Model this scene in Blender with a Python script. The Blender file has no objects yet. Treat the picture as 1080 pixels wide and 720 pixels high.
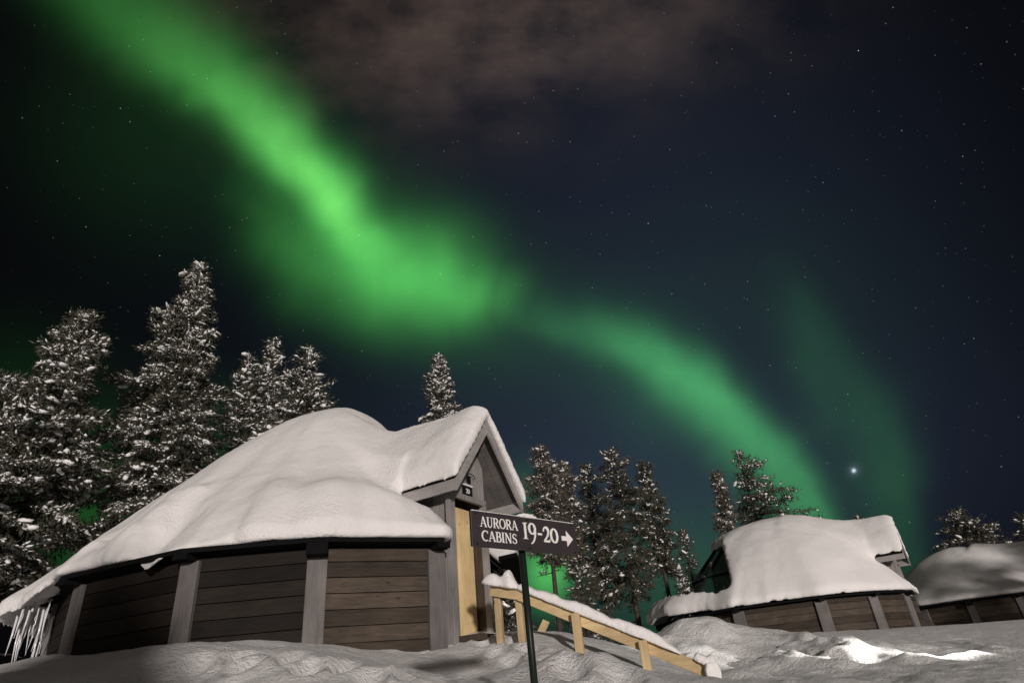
import bpy, bmesh, math, random
import numpy as np
from mathutils import Vector, Matrix

R = math.radians
scene = bpy.context.scene
COL = scene.collection

# ------------------------------------------------------------------ camera
PITCH, ROLL, CZ, FPX = R(29.7), math.atan2(120, 1150), 1.6, 660.0
_f = np.array([0, math.cos(PITCH), math.sin(PITCH)])
_r0 = np.array([1.0, 0, 0]); _u0 = np.cross(_r0, _f)
CAM_R = math.cos(ROLL) * _r0 - math.sin(ROLL) * _u0
CAM_U = math.sin(ROLL) * _r0 + math.cos(ROLL) * _u0
cam_data = bpy.data.cameras.new('camera')
cam_data.sensor_width = 36.0
cam_data.lens = 36.0 * FPX / 1080.0
cam_data.clip_end = 5000
cam = bpy.data.objects.new('camera', cam_data)
COL.objects.link(cam)
cam.matrix_world = Matrix(((CAM_R[0], CAM_U[0], -_f[0], 0), (CAM_R[1], CAM_U[1], -_f[1], 0),
                           (CAM_R[2], CAM_U[2], -_f[2], CZ), (0, 0, 0, 1)))
scene.camera = cam

# ------------------------------------------------------------------ exposure
vs = scene.view_settings
vs.view_transform = 'Standard'; vs.look = 'None'; vs.exposure = 0.0; vs.gamma = 1.0
vs.use_curve_mapping = False
scene.cycles.max_bounces = 5
scene.cycles.diffuse_bounces = 3
scene.cycles.transparent_max_bounces = 8

# ------------------------------------------------------------------ low cold light from behind the photographer
SUN_AZ, SUN_EL = R(16.0), R(7.5)
S = Vector((math.sin(SUN_AZ) * math.cos(SUN_EL), -math.cos(SUN_AZ) * math.cos(SUN_EL), math.sin(SUN_EL)))
sun_d = bpy.data.lights.new('sun', 'SUN')
sun_d.energy = 2.65; sun_d.angle = R(3.0); sun_d.color = (1.0, 0.915, 0.865)
sun = bpy.data.objects.new('sun', sun_d); COL.objects.link(sun)
sun.rotation_euler = S.to_track_quat('Z', 'Y').to_euler()

# ------------------------------------------------------------------ night sky with aurora, clouds and stars
world = bpy.data.worlds.new('World'); scene.world = world
world.use_nodes = True
NT = world.node_tree; NT.nodes.clear()


class V:
    """A float socket with arithmetic."""
    nt = NT
    def __init__(s, sock): s.s = sock
    @staticmethod
    def m(op, *a, clamp=False):
        n = V.nt.nodes.new('ShaderNodeMath'); n.operation = op; n.use_clamp = clamp
        for i, x in enumerate(a):
            if isinstance(x, V): V.nt.links.new(x.s, n.inputs[i])
            else: n.inputs[i].default_value = x
        return V(n.outputs[0])
    def __add__(s, o): return V.m('ADD', s, o)
    __radd__ = __add__
    def __sub__(s, o): return V.m('SUBTRACT', s, o)
    def __rsub__(s, o): return V.m('SUBTRACT', o, s)
    def __mul__(s, o): return V.m('MULTIPLY', s, o)
    __rmul__ = __mul__
    def __truediv__(s, o): return V.m('DIVIDE', s, o)


def sstep(x, a, b):
    n = V.nt.nodes.new('ShaderNodeMapRange'); n.interpolation_type = 'SMOOTHSTEP'
    V.nt.links.new(x.s, n.inputs[0]); n.inputs[1].default_value = a; n.inputs[2].default_value = b
    return V(n.outputs[0])


tc = NT.nodes.new('ShaderNodeTexCoord')
def dotc(v):
    n = NT.nodes.new('ShaderNodeVectorMath'); n.operation = 'DOT_PRODUCT'
    NT.links.new(tc.outputs['Generated'], n.inputs[0]); n.inputs[1].default_value = tuple(float(k) for k in v)
    return V(n.outputs['Value'])

# a map of the southern sky: directions projected on a plane tangent to the sky sphere,
# in units of 1/660 of its radius (u to the right, v downwards)
den = dotc(_f)
ahead = sstep(den, 0.05, 0.25)
dsafe = V.m('MAXIMUM', den, 0.08)
U = dotc(CAM_R) / dsafe * 660.0 + 540.0
W_ = 360.0 - dotc(CAM_U) / dsafe * 660.0
up_z = dotc((0, 0, 1))


def tex_noise(vec, scale, detail=3, rough=0.55, sx=1, sy=1, off=0.0):
    cb = NT.nodes.new('ShaderNodeCombineXYZ')
    NT.links.new((U * sx).s, cb.inputs[0]); NT.links.new((W_ * sy).s, cb.inputs[1]); cb.inputs[2].default_value = off
    n = NT.nodes.new('ShaderNodeTexNoise'); n.inputs['Scale'].default_value = scale
    n.inputs['Detail'].default_value = detail; n.inputs['Roughness'].default_value = rough
    NT.links.new(cb.outputs[0], n.inputs['Vector'])
    return V(n.outputs[0])


def gauss(d2, w2):
    return V.m('EXPONENT', V.m('MULTIPLY', d2 / w2, -1.0))


def blob(x, y, rx, ry, ang=0.0):
    c, s = math.cos(R(ang)), math.sin(R(ang))
    a = (U - x); b = (W_ - y)
    p = (a * c + b * s) / rx; q = (b * c - a * s) / ry
    return V.m('EXPONENT', (p * p + q * q) * -1.0)


wob = (tex_noise(None, 0.012, 2) - 0.5) * 26.0
UU = U + wob
WW = W_ + (tex_noise(None, 0.011, 2, off=5.3) - 0.5) * 22.0


def ribbon(pts):
    """Light along a curved line of (x, y, width on the left/lower side, width on the other side, strength)."""
    best = None
    for (x0, y0, wa0, wb0, a0), (x1, y1, wa1, wb1, a1) in zip(pts[:-1], pts[1:]):
        dx, dy = x1 - x0, y1 - y0; L2 = dx * dx + dy * dy; L = math.sqrt(L2)
        px = UU - x0; py = WW - y0
        t = V.m('MULTIPLY', px * dx + py * dy, 1.0 / L2, clamp=True)
        ex = px - t * dx; ey = py - t * dy
        d2 = ex * ex + ey * ey
        side = (px * (-dy / L) + py * (dx / L))           # positive below / left of the line
        k = sstep(side, -18.0, 18.0)
        wa = t * (wa1 - wa0) + wa0; wb = t * (wb1 - wb0) + wb0
        w = k * (wa - wb) + wb
        g = gauss(d2, w * w) * (t * (a1 - a0) + a0)
        best = g if best is None else V.m('MAXIMUM', best, g)
    return best


core1 = ribbon([(60, -50, 44, 58, .05), (140, 30, 36, 52, .12), (210, 78, 29, 42, .22), (265, 122, 26, 35, .36), (305, 165, 25, 31, .54),
                (350, 212, 25, 29, .68), (380, 250, 28, 28, .40), (410, 285, 28, 30, .16), (440, 310, 20, 20, .01)])
lobe1 = ribbon([(262, 205, 26, 26, .03), (300, 248, 38, 36, .11), (350, 280, 46, 46, .20), (405, 296, 46, 50, .31), (455, 300, 42, 50, .42),
                (485, 308, 34, 38, .34), (520, 312, 26, 30, .15), (556, 322, 20, 24, .02)])
band1 = core1 * 1.05 + lobe1 * 0.92
halo1 = blob(330, 185, 230, 66, 45) * 0.022 + blob(430, 285, 130, 66, 25) * 0.045
band2 = ribbon([(556, 338, 14, 22, .03), (620, 350, 20, 28, .10), (680, 372, 26, 28, .22), (730, 402, 30, 26, .31), (775, 436, 34, 24, .29),
                (822, 484, 40, 23, .235), (858, 530, 44, 19, .19), (876, 590, 42, 17, .13)])
band3 = (ribbon([(830, 290, 30, 26, .006), (868, 370, 44, 26, .026), (916, 430, 58, 34, .040), (948, 505, 56, 26, .050), (958, 590, 52, 24, .034)])
         + ribbon([(842, 310, 14, 16, .006), (850, 380, 18, 16, .014), (872, 450, 18, 14, .008)]) + blob(690, 425, 75, 46, 35) * 0.030)
rays = (tex_noise(None, 0.035, 3, sx=1.0, sy=0.10) - 0.5) * 0.22 + (tex_noise(None, 0.018, 4, off=3.3) - 0.5) * 0.45 + 1.0
glow = (blob(90, 555, 60, 60) * 0.05 + blob(225, 480, 110, 60) * 0.026 + blob(577, 602, 24, 30) * 0.42 + blob(580, 620, 50, 40) * 0.02 + blob(552, 525, 22, 34) * 0.05
        + blob(20, 440, 80, 80) * 0.016 + blob(150, 150, 120, 100, 30) * 0.012)
teal = blob(720, 610, 110, 80) * 0.050 + blob(620, 345, 110, 50) * 0.018 + blob(800, 330, 170, 120) * 0.007
g1 = (band1 * rays + halo1 + glow)
g2 = band2 * rays + band3 * rays + teal
navy = blob(680, 300, 340, 330) * 1.05 + blob(660, 520, 260, 130) * 1.3 + blob(1000, 480, 220, 170) * 0.4
cl_n = tex_noise(None, 0.0085, 5, 0.55, sx=0.9, sy=1.3, off=2.0)
cl = sstep(cl_n, 0.24, 0.76) * (blob(590, 15, 200, 80, -8) * 1.25 + blob(380, 30, 190, 100, 10) * 0.65)


def lin(c):
    c /= 255.0
    return c / 12.92 if c <= 0.04045 else ((c + 0.055) / 1.055) ** 2.4


# stars: cells on the sky sphere
def stars(scale, thr, size, lo, hi):
    vo = NT.nodes.new('ShaderNodeTexVoronoi'); vo.feature = 'F1'; vo.voronoi_dimensions = '3D'
    vo.inputs['Scale'].default_value = scale
    NT.links.new(tc.outputs['Generated'], vo.inputs['Vector'])
    sep = NT.nodes.new('ShaderNodeSeparateColor'); NT.links.new(vo.outputs['Color'], sep.inputs[0])
    pick = V.m('GREATER_THAN', V(sep.outputs[0]), thr)
    amp = V(sep.outputs[1]); amp = amp * amp * amp * (hi - lo) + lo
    core = sstep(V(vo.outputs['Distance']), size, size * 0.25)
    return core * pick * amp

st = (stars(125.0, 0.58, 0.12, 0.02, 0.24) + stars(70.0, 0.86, 0.055, 0.06, 0.9)) * (1.0 - sstep(cl, 0.0, 0.8) * 0.7)
big = gauss(((U - 900.5) * (U - 900.5) + (W_ - 496) * (W_ - 496)), 4.0) * 0.9 + gauss(((U - 900.5) * (U - 900.5) + (W_ - 496) * (W_ - 496)), 40.0) * 0.06

# added warm fill glow low in the sky behind the photographer
fill_glow = sstep(dotc((0.25, -0.97, 0)), -0.1, 0.75) * (1.0 - sstep(up_z, 0.15, 0.75)) * sstep(up_z, -0.02, 0.02)
sky_ok = sstep(up_z, -0.02, 0.02) * ahead
def chan(gr1, gr2, nv, clc, base, starc, bigc, fill_c):
    return (g1 * gr1 + g2 * gr2 + navy * nv + cl * clc + st * starc + big * bigc) * sky_ok + base + fill_glow * (0.26 * fill_c)

cr = core1 * core1 * sky_ok * 0.10 + chan(0.165 , 0.16, 0.0086, 0.060, 0.0020, 1.0, 0.75, 1.0)
cg = chan(1.00, 0.97, 0.0122, 0.041, 0.0020, 1.0, 0.85, 0.88)
cb_ = chan(0.185, 0.29, 0.0225, 0.031, 0.0027, 1.0, 1.05, 0.80)
cmb = NT.nodes.new('ShaderNodeCombineColor')
for i, c in enumerate((cr, cg, cb_)): NT.links.new(c.s, cmb.inputs[i])
bg = NT.nodes.new('ShaderNodeBackground'); bg.inputs['Strength'].default_value = 1.0
NT.links.new(cmb.outputs[0], bg.inputs['Color'])
wo = NT.nodes.new('ShaderNodeOutputWorld'); NT.links.new(bg.outputs[0], wo.inputs['Surface'])

# ------------------------------------------------------------------ picture position -> place
def ray(x, y):
    d = _f + (x - 540) / FPX * CAM_R - (y - 360) / FPX * CAM_U
    return d / np.linalg.norm(d)
def azel(x, y):
    d = ray(x, y); return math.atan2(d[0], d[1]), math.asin(d[2])
def at(x, y, dist):
    a, e = azel(x, y)
    return Vector((dist * math.sin(a), dist * math.cos(a), CZ + dist * math.tan(e)))

# ------------------------------------------------------------------ materials
def new_mat(name):
    m = bpy.data.materials.new(name); m.use_nodes = True
    nt = m.node_tree
    b = nt.nodes['Principled BSDF']
    return m, nt, b

def nd(nt, t, **kw):
    n = nt.nodes.new(t)
    for k, v in kw.items():
        if k in n.inputs: n.inputs[k].default_value = v
        else: setattr(n, k, v)
    return n

def snow_mat(name, col=(0.80, 0.79, 0.79), bumps=((18, 0.03), (90, 0.008)), rough=0.75, crumb=0.0):
    m, nt, b = new_mat(name)
    tcn = nd(nt, 'ShaderNodeTexCoord')
    acc = None
    for sc, h in bumps:
        n = nd(nt, 'ShaderNodeTexNoise', Scale=sc, Detail=4.0, Roughness=0.6)
        nt.links.new(tcn.outputs['Object'], n.inputs['Vector'])
        k = nd(nt, 'ShaderNodeMath', operation='MULTIPLY'); nt.links.new(n.outputs[0], k.inputs[0]); k.inputs[1].default_value = h
        if acc is None: acc = k
        else:
            a = nd(nt, 'ShaderNodeMath', operation='ADD'); nt.links.new(acc.outputs[0], a.inputs[0]); nt.links.new(k.outputs[0], a.inputs[1]); acc = a
    if crumb:
        n = nd(nt, 'ShaderNodeTexVoronoi', Scale=26.0); nt.links.new(tcn.outputs['Object'], n.inputs['Vector'])
        n2 = nd(nt, 'ShaderNodeTexNoise', Scale=1.3, Detail=3.0); nt.links.new(tcn.outputs['Object'], n2.inputs['Vector'])
        mr = nd(nt, 'ShaderNodeMapRange'); nt.links.new(n2.outputs[0], mr.inputs[0]); mr.inputs[1].default_value = .45; mr.inputs[2].default_value = .62
        k = nd(nt, 'ShaderNodeMath', operation='MULTIPLY'); nt.links.new(n.outputs['Distance'], k.inputs[0]); nt.links.new(mr.outputs[0], k.inputs[1])
        k2 = nd(nt, 'ShaderNodeMath', operation='MULTIPLY'); nt.links.new(k.outputs[0], k2.inputs[0]); k2.inputs[1].default_value = -crumb
        a = nd(nt, 'ShaderNodeMath', operation='ADD'); nt.links.new(acc.outputs[0], a.inputs[0]); nt.links.new(k2.outputs[0], a.inputs[1]); acc = a
    bp = nd(nt, 'ShaderNodeBump', Strength=1.0, Distance=1.0)
    nt.links.new(acc.outputs[0], bp.inputs['Height']); nt.links.new(bp.outputs[0], b.inputs['Normal'])
    b.inputs['Base Color'].default_value = (*col, 1); b.inputs['Roughness'].default_value = rough
    b.inputs['Specular IOR Level'].default_value = 0.25
    return m

def wood_mat(name, c0, c1, axis='h', board=0.2, var=0.35, rough=0.75, knots=True, grain=14.0):
    m, nt, b = new_mat(name)
    tcn = nd(nt, 'ShaderNodeTexCoord')
    mp = nd(nt, 'ShaderNodeMapping')
    mp.inputs['Scale'].default_value = (1.2, 1.2, grain) if axis == 'h' else (grain, grain, 1.0)
    nt.links.new(tcn.outputs['Object'], mp.inputs['Vector'])
    n = nd(nt, 'ShaderNodeTexNoise', Scale=2.2, Detail=6.0, Roughness=0.65, Distortion=0.6)
    nt.links.new(mp.outputs[0], n.inputs['Vector'])
    sep = nd(nt, 'ShaderNodeSeparateXYZ'); nt.links.new(tcn.outputs['Object'], sep.inputs[0])
    dv = nd(nt, 'ShaderNodeMath', operation='DIVIDE'); nt.links.new(sep.outputs[2 if axis == 'h' else 0], dv.inputs[0]); dv.inputs[1].default_value = board
    fl = nd(nt, 'ShaderNodeMath', operation='FLOOR'); nt.links.new(dv.outputs[0], fl.inputs[0])
    wn = nd(nt, 'ShaderNodeTexWhiteNoise', noise_dimensions='1D'); nt.links.new(fl.outputs[0], wn.inputs['W'])
    blot = nd(nt, 'ShaderNodeTexNoise', Scale=1.7, Detail=3.0); nt.links.new(tcn.outputs['Object'], blot.inputs['Vector'])
    mr = nd(nt, 'ShaderNodeMapRange'); nt.links.new(n.outputs[0], mr.inputs[0]); mr.inputs[1].default_value = .3; mr.inputs[2].default_value = .72
    mix = nd(nt, 'ShaderNodeMix', data_type='RGBA')
    mix.inputs[6].default_value = (*c0, 1); mix.inputs[7].default_value = (*c1, 1)
    nt.links.new(mr.outputs[0], mix.inputs[0])
    s1 = nd(nt, 'ShaderNodeMapRange'); nt.links.new(wn.outputs['Value'], s1.inputs[0]); s1.inputs[3].default_value = 1 - var; s1.inputs[4].default_value = 1 + var
    s2 = nd(nt, 'ShaderNodeMapRange'); nt.links.new(blot.outputs[0], s2.inputs[0]); s2.inputs[1].default_value = .3; s2.inputs[2].default_value = .7; s2.inputs[3].default_value = .75; s2.inputs[4].default_value = 1.2
    mu = nd(nt, 'ShaderNodeMath', operation='MULTIPLY'); nt.links.new(s1.outputs[0], mu.inputs[0]); nt.links.new(s2.outputs[0], mu.inputs[1])
    sc = nd(nt, 'ShaderNodeVectorMath', operation='SCALE'); nt.links.new(mix.outputs[2], sc.inputs[0]); nt.links.new(mu.outputs[0], sc.inputs['Scale'])
    out = sc.outputs[0]
    if knots:
        mp2 = nd(nt, 'ShaderNodeMapping'); mp2.inputs['Scale'].default_value = (1, 1, 2.2) if axis == 'h' else (2.2, 2.2, 1)
        nt.links.new(tcn.outputs['Object'], mp2.inputs['Vector'])
        vo = nd(nt, 'ShaderNodeTexVoronoi', Scale=2.6); nt.links.new(mp2.outputs[0], vo.inputs['Vector'])
        kr = nd(nt, 'ShaderNodeMapRange'); nt.links.new(vo.outputs['Distance'], kr.inputs[0]); kr.inputs[1].default_value = .05; kr.inputs[2].default_value = .10; kr.inputs[3].default_value = .45; kr.inputs[4].default_value = 1
        sc2 = nd(nt, 'ShaderNodeVectorMath', operation='SCALE'); nt.links.new(out, sc2.inputs[0]); nt.links.new(kr.outputs[0], sc2.inputs['Scale']); out = sc2.outputs[0]
    nt.links.new(out, b.inputs['Base Color'])
    b.inputs['Roughness'].default_value = rough; b.inputs['Specular IOR Level'].default_value = .18
    bp = nd(nt, 'ShaderNodeBump', Strength=0.5, Distance=0.01); nt.links.new(n.outputs[0], bp.inputs['Height']); nt.links.new(bp.outputs[0], b.inputs['Normal'])
    return m

def plain_mat(name, col, rough=0.6, metal=0.0, noise=0.2, sc=6.0):
    m, nt, b = new_mat(name)
    tcn = nd(nt, 'ShaderNodeTexCoord')
    n = nd(nt, 'ShaderNodeTexNoise', Scale=sc, Detail=4.0); nt.links.new(tcn.outputs['Object'], n.inputs['Vector'])
    mr = nd(nt, 'ShaderNodeMapRange'); nt.links.new(n.outputs[0], mr.inputs[0]); mr.inputs[1].default_value = .25; mr.inputs[2].default_value = .75; mr.inputs[3].default_value = 1 - noise; mr.inputs[4].default_value = 1 + noise
    s = nd(nt, 'ShaderNodeVectorMath', operation='SCALE'); s.inputs[0].default_value = col; nt.links.new(mr.outputs[0], s.inputs['Scale'])
    nt.links.new(s.outputs[0], b.inputs['Base Color'])
    b.inputs['Roughness'].default_value = rough; b.inputs['Metallic'].default_value = metal
    if max(col) < .03: b.inputs['Specular IOR Level'].default_value = .12
    return m

M = {}
M['ground_snow'] = snow_mat('ground_snow_mat', (0.82, 0.81, 0.80), ((4, .05), (17, .035), (60, .02), (160, .010)), crumb=0.016)
M['roof_snow'] = snow_mat('roof_snow_mat', (0.82, 0.80, 0.79), ((2.5, .006), (16, .008), (60, .008), (170, .005)), crumb=.009)
M['tree_snow'] = snow_mat('tree_snow_mat', (0.88, 0.87, 0.86), ((20, .02),))
M['cap_snow'] = snow_mat('cap_snow_mat', (0.82, 0.80, 0.79), ((12, .02), (70, .006)))
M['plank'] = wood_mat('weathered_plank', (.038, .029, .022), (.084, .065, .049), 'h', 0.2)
M['dark_plank'] = wood_mat('darker_plank', (.010, .008, .0065), (.022, .017, .013), 'h', 0.2)  # darker plank tone for the left wall panels
M['trim'] = wood_mat('grey_painted_wood', (.115, .105, .10), (.175, .163, .158), 'v', 0.5, var=.12, knots=False, grain=10)
M['trim_h'] = wood_mat('grey_painted_board', (.27, .252, .245), (.37, .35, .34), 'h', 0.7, var=.08, knots=False, grain=10)
M['soffit'] = wood_mat('grey_soffit_boards', (.12, .108, .10), (.18, .165, .155), 'h', 0.5, var=.1, knots=False)
M['pine'] = wood_mat('fresh_pine_door', (.60, .44, .22), (.76, .58, .32), 'v', 0.11, var=.08)
M['rail'] = wood_mat('pine_rail', (.46, .34, .18), (.64, .49, .28), 'h', 0.6, var=.08)
M['rail_post'] = wood_mat('pine_rail_post', (.42, .31, .17), (.58, .45, .26), 'v', 0.6, var=.08)
M['brown'] = wood_mat('brown_reveal', (.05, .038, .028), (.085, .065, .048), 'v', 0.3, var=.1, knots=False)
M['black'] = plain_mat('black_roofing', (.005, .005, .0055), .9)
M['porch_trim'] = wood_mat('pale_grey_porch_board', (.20, .185, .178), (.30, .28, .27), 'v', 0.5, var=.12, knots=False, grain=10)
M['iron'] = plain_mat('dark_iron', (.012, .013, .012), .45, .3)
M['post'] = plain_mat('dark_green_steel', (.016, .022, .018), .35, .2)
M['sign'] = plain_mat('dark_brown_sign', (.034, .027, .029), .5, 0, .15)
M['letter'] = plain_mat('white_lettering', (.80, .78, .77), .5, 0, .05)
M['bark'] = plain_mat('bark', (.050, .036, .028), .9, 0, .5, 9)
M['needle'] = plain_mat('needles', (.060, .058, .038), .8, 0, .45, 1.5)
M['needle_brown'] = plain_mat('frosted_needles', (.095, .080, .058), .8, 0, .45, 1.5)
M['frame'] = plain_mat('black_glazing_frame', (.01, .01, .011), .5)
def glass_mat():
    m, nt, b = new_mat('dark_tinted_glass')
    b.inputs['Base Color'].default_value = (.022, .075, .055, 1); b.inputs['Roughness'].default_value = .06
    b.inputs['Specular IOR Level'].default_value = 1.0
    return m
M['glass'] = glass_mat()
def ice_mat():
    m, nt, b = new_mat('ice')
    b.inputs['Base Color'].default_value = (.70, .70, .72, 1); b.inputs['Roughness'].default_value = .15
    b.inputs['Specular IOR Level'].default_value = .8
    return m
M['ice'] = ice_mat()

# ------------------------------------------------------------------ mesh helpers
class MB:
    def __init__(s): s.v = []; s.f = []
    def poly(s, pts, faces):
        o = len(s.v); s.v += [tuple(p) for p in pts]; s.f += [tuple(o + i for i in f) for f in faces]
        return s
    def box(s, c, ax, h):
        c = Vector(c); A = [Vector(a).normalized() * k for a, k in zip(ax, h)]
        p = [c + A[0] * i + A[1] * j + A[2] * k for i in (-1, 1) for j in (-1, 1) for k in (-1, 1)]
        return s.poly(p, [(0, 1, 3, 2), (4, 6, 7, 5), (0, 4, 5, 1), (2, 3, 7, 6), (0, 2, 6, 4), (1, 5, 7, 3)])
    def beam(s, a, b, side, hs, hu, ext=0.0):
        """box along a-b; half size hs along side, hu along the third axis."""
        a, b = Vector(a), Vector(b); d = (b - a).normalized(); sd = Vector(side)
        sd = (sd - d * sd.dot(d)).normalized(); u = d.cross(sd)
        return s.box((a + b) / 2, (d, sd, u), ((b - a).length / 2 + ext, hs, hu))
    def slab(s, pts, nrm, th):
        """polygon pts given depth th along -nrm."""
        n = Vector(nrm).normalized(); k = len(pts); pts = [Vector(p) for p in pts]
        return s.poly(pts + [p - n * th for p in pts], [tuple(range(k)), tuple(range(2 * k - 1, k - 1, -1))] + [(i, k + i, k + (i + 1) % k, (i + 1) % k) for i in range(k)])
    def tube(s, pts, rad, seg=8, cap=True):
        pts = [Vector(p) for p in pts]; rs = rad if hasattr(rad, '__len__') else [rad] * len(pts)
        o = len(s.v); n = len(pts)
        for i, p in enumerate(pts):
            d = (pts[min(i + 1, n - 1)] - pts[max(i - 1, 0)]).normalized()
            a = Vector((0, 0, 1)) if abs(d.z) < .9 else Vector((1, 0, 0))
            x = d.cross(a).normalized(); y = d.cross(x)
            for k in range(seg):
                t = 2 * math.pi * k / seg
                s.v.append(tuple(p + (x * math.cos(t) + y * math.sin(t)) * rs[i]))
        for i in range(n - 1):
            for k in range(seg):
                s.f.append((o + i * seg + k, o + i * seg + (k + 1) % seg, o + (i + 1) * seg + (k + 1) % seg, o + (i + 1) * seg + k))
        if cap:
            s.f.append(tuple(o + k for k in range(seg))[::-1]); s.f.append(tuple(o + (n - 1) * seg + k for k in range(seg)))
        return s
    def build(s, name, mat, parent=None, smooth=False, bevel=0.0, loc=None):
        me = bpy.data.meshes.new(name)
        o = bpy.data.objects.new(name, me); COL.objects.link(o)
        org = Vector(loc) if loc is not None else (Vector(world_loc(parent)) if parent is not None else Vector((0, 0, 0)))
        me.from_pydata([tuple(Vector(p) - org) for p in s.v], [], s.f)
        bm = bmesh.new(); bm.from_mesh(me); bmesh.ops.recalc_face_normals(bm, faces=bm.faces)
        if bevel: bmesh.ops.bevel(bm, geom=list(bm.edges), offset=bevel, segments=1, affect='EDGES')
        bm.to_mesh(me); bm.free()
        me.materials.append(mat)
        if smooth: me.polygons.foreach_set('use_smooth', [True] * len(me.polygons))
        if parent is not None: o.parent = parent
        elif loc is not None: o.location = loc
        return o

def world_loc(o):
    p = Vector((0, 0, 0))
    while o is not None:
        p += o.location; o = o.parent
    return p

def tag(o, label, cat, group=None):
    o['label'] = label; o['category'] = cat
    if group: o['group'] = group
    return o

def thing(name, loc, label, cat, group=None):
    o = bpy.data.objects.new(name, None); COL.objects.link(o); o.location = loc
    o.empty_display_size = .3
    return tag(o, label, cat, group)

def np_mesh(name, verts, faces, mat, parent=None, smooth=True):
    """verts (n,3), faces (m,k) arrays, already relative to the parent."""
    me = bpy.data.meshes.new(name)
    verts = np.asarray(verts, np.float32); faces = np.asarray(faces, np.int32); k = faces.shape[1]
    me.vertices.add(len(verts)); me.vertices.foreach_set('co', verts.ravel())
    me.loops.add(faces.size); me.loops.foreach_set('vertex_index', faces.ravel())
    me.polygons.add(len(faces)); me.polygons.foreach_set('loop_start', np.arange(0, faces.size, k, dtype=np.int32))
    if smooth: me.polygons.foreach_set('use_smooth', np.ones(len(faces), dtype=bool))
    me.update(calc_edges=True); me.validate()
    me.materials.append(mat)
    o = bpy.data.objects.new(name, me); COL.objects.link(o)
    if parent is not None: o.parent = parent
    return o

_g = np.random.RandomState(7)
_tab = _g.rand(64, 64, 64)
def vnoise(x, y, z=0.0):
    x, y, z = np.broadcast_arrays(np.asarray(x, float), np.asarray(y, float), np.asarray(z, float))
    xi, yi, zi = np.floor(x).astype(int), np.floor(y).astype(int), np.floor(z).astype(int)
    fx, fy, fz = x - xi, y - yi, z - zi
    fx, fy, fz = [f * f * (3 - 2 * f) for f in (fx, fy, fz)]
    r = 0
    for i in (0, 1):
        for j in (0, 1):
            for k in (0, 1):
                w = (fx if i else 1 - fx) * (fy if j else 1 - fy) * (fz if k else 1 - fz)
                r = r + w * _tab[(xi + i) % 64, (yi + j) % 64, (zi + k) % 64]
    return r - 0.5
def fbm(x, y, z=0.0, o=4):
    r = 0; a = 1.0
    for k in range(o): r = r + a * vnoise(np.asarray(x) * 2 ** k + 11.3 * k, np.asarray(y) * 2 ** k + 5.1 * k, np.asarray(z) * 2 ** k); a *= .5
    return r
def smooth01(x):
    x = np.clip(x, 0, 1); return x * x * (3 - 2 * x)

# ------------------------------------------------------------------ snow ground
GP = []
def gp(x, y, d):
    p = at(x, y, d); GP.append((p.x, p.y, p.z))
for a in [(20, 700, 11.3), (60, 698, 10.2), (120, 692, 9.2), (190, 689, 8.6), (260, 692, 8.2), (330, 700, 7.9), (400, 699, 8.1), (450, 698, 8.5),
          (500, 682, 9.2), (526, 686, 8.9), (560, 672, 9.4), (0, 724, 9.4), (100, 724, 8.0), (200, 724, 7.6), (300, 724, 7.15), (400, 724, 7.3), (470, 724, 7.6),
          (555, 722, 5.4), (600, 690, 8.0), (617, 691, 8.4), (640, 705, 7.6), (660, 712, 7.5), (690, 722, 8.4), (640, 680, 10.5), (590, 668, 12.0), (770, 722, 9.0),
          (700, 668, 16), (716, 656, 16), (735, 663, 15.5), (760, 676, 15), (800, 690, 14.5), (830, 684, 14.5), (860, 679, 15), (900, 682, 15.5), (800, 718, 10.5), (880, 715, 11), (980, 715, 10), (1080, 722, 9.5),
          (740, 712, 11), (780, 672, 19), (870, 667, 21), (925, 664, 21.5), (968, 662, 23), (1010, 672, 19), (1080, 655, 24), (1080, 690, 14), (940, 690, 14)]:
    gp(*a)
GP += [(0, 0, 0.05), (2, 0, 0.0), (-2, 0, 0.3), (-5, 1, .6), (5, 1, 0), (0, 2.5, .7), (2.5, 2.5, .3), (-3, 3, .9), (-2, 5, 1.45), (6, 4, .3), (-8, 4, 1.3), (-14, 8, 2.0),
       (0, -6, 0), (8, -6, 0), (-8, -6, .5), (12, 3, .2), (18, 8, .6), (-4, 12.7, 2.4), (-1, 13, 2.3), (-7, 17, 2.3), (0, 18, 2.3), (8.5, 26, 2.5), (22, 36, 2.4), (-14, 20, 2.3), (0, 28, 2.3), (10, 34, 2.4), (30, 30, 2.4), (-25, 25, 2.3), (-25, 0, 1.2), (30, 10, 1.4), (0, 40, 2.3), (-25, 40, 2.3), (30, 45, 2.3)]
GP = np.array(GP)
def tps_fit(P):
    n = len(P); d2 = ((P[:, None, :2] - P[None, :, :2]) ** 2).sum(-1)
    K = np.where(d2 > 0, .5 * d2 * np.log(d2 + 1e-12), 0) + np.eye(n) * 0.02
    A = np.zeros((n + 3, n + 3)); A[:n, :n] = K; A[:n, n] = 1; A[:n, n + 1:] = P[:, :2]; A[n:, :n] = A[:n, n:].T
    return np.linalg.solve(A, np.concatenate([P[:, 2], [0, 0, 0]]))
TW = tps_fit(GP)
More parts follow.
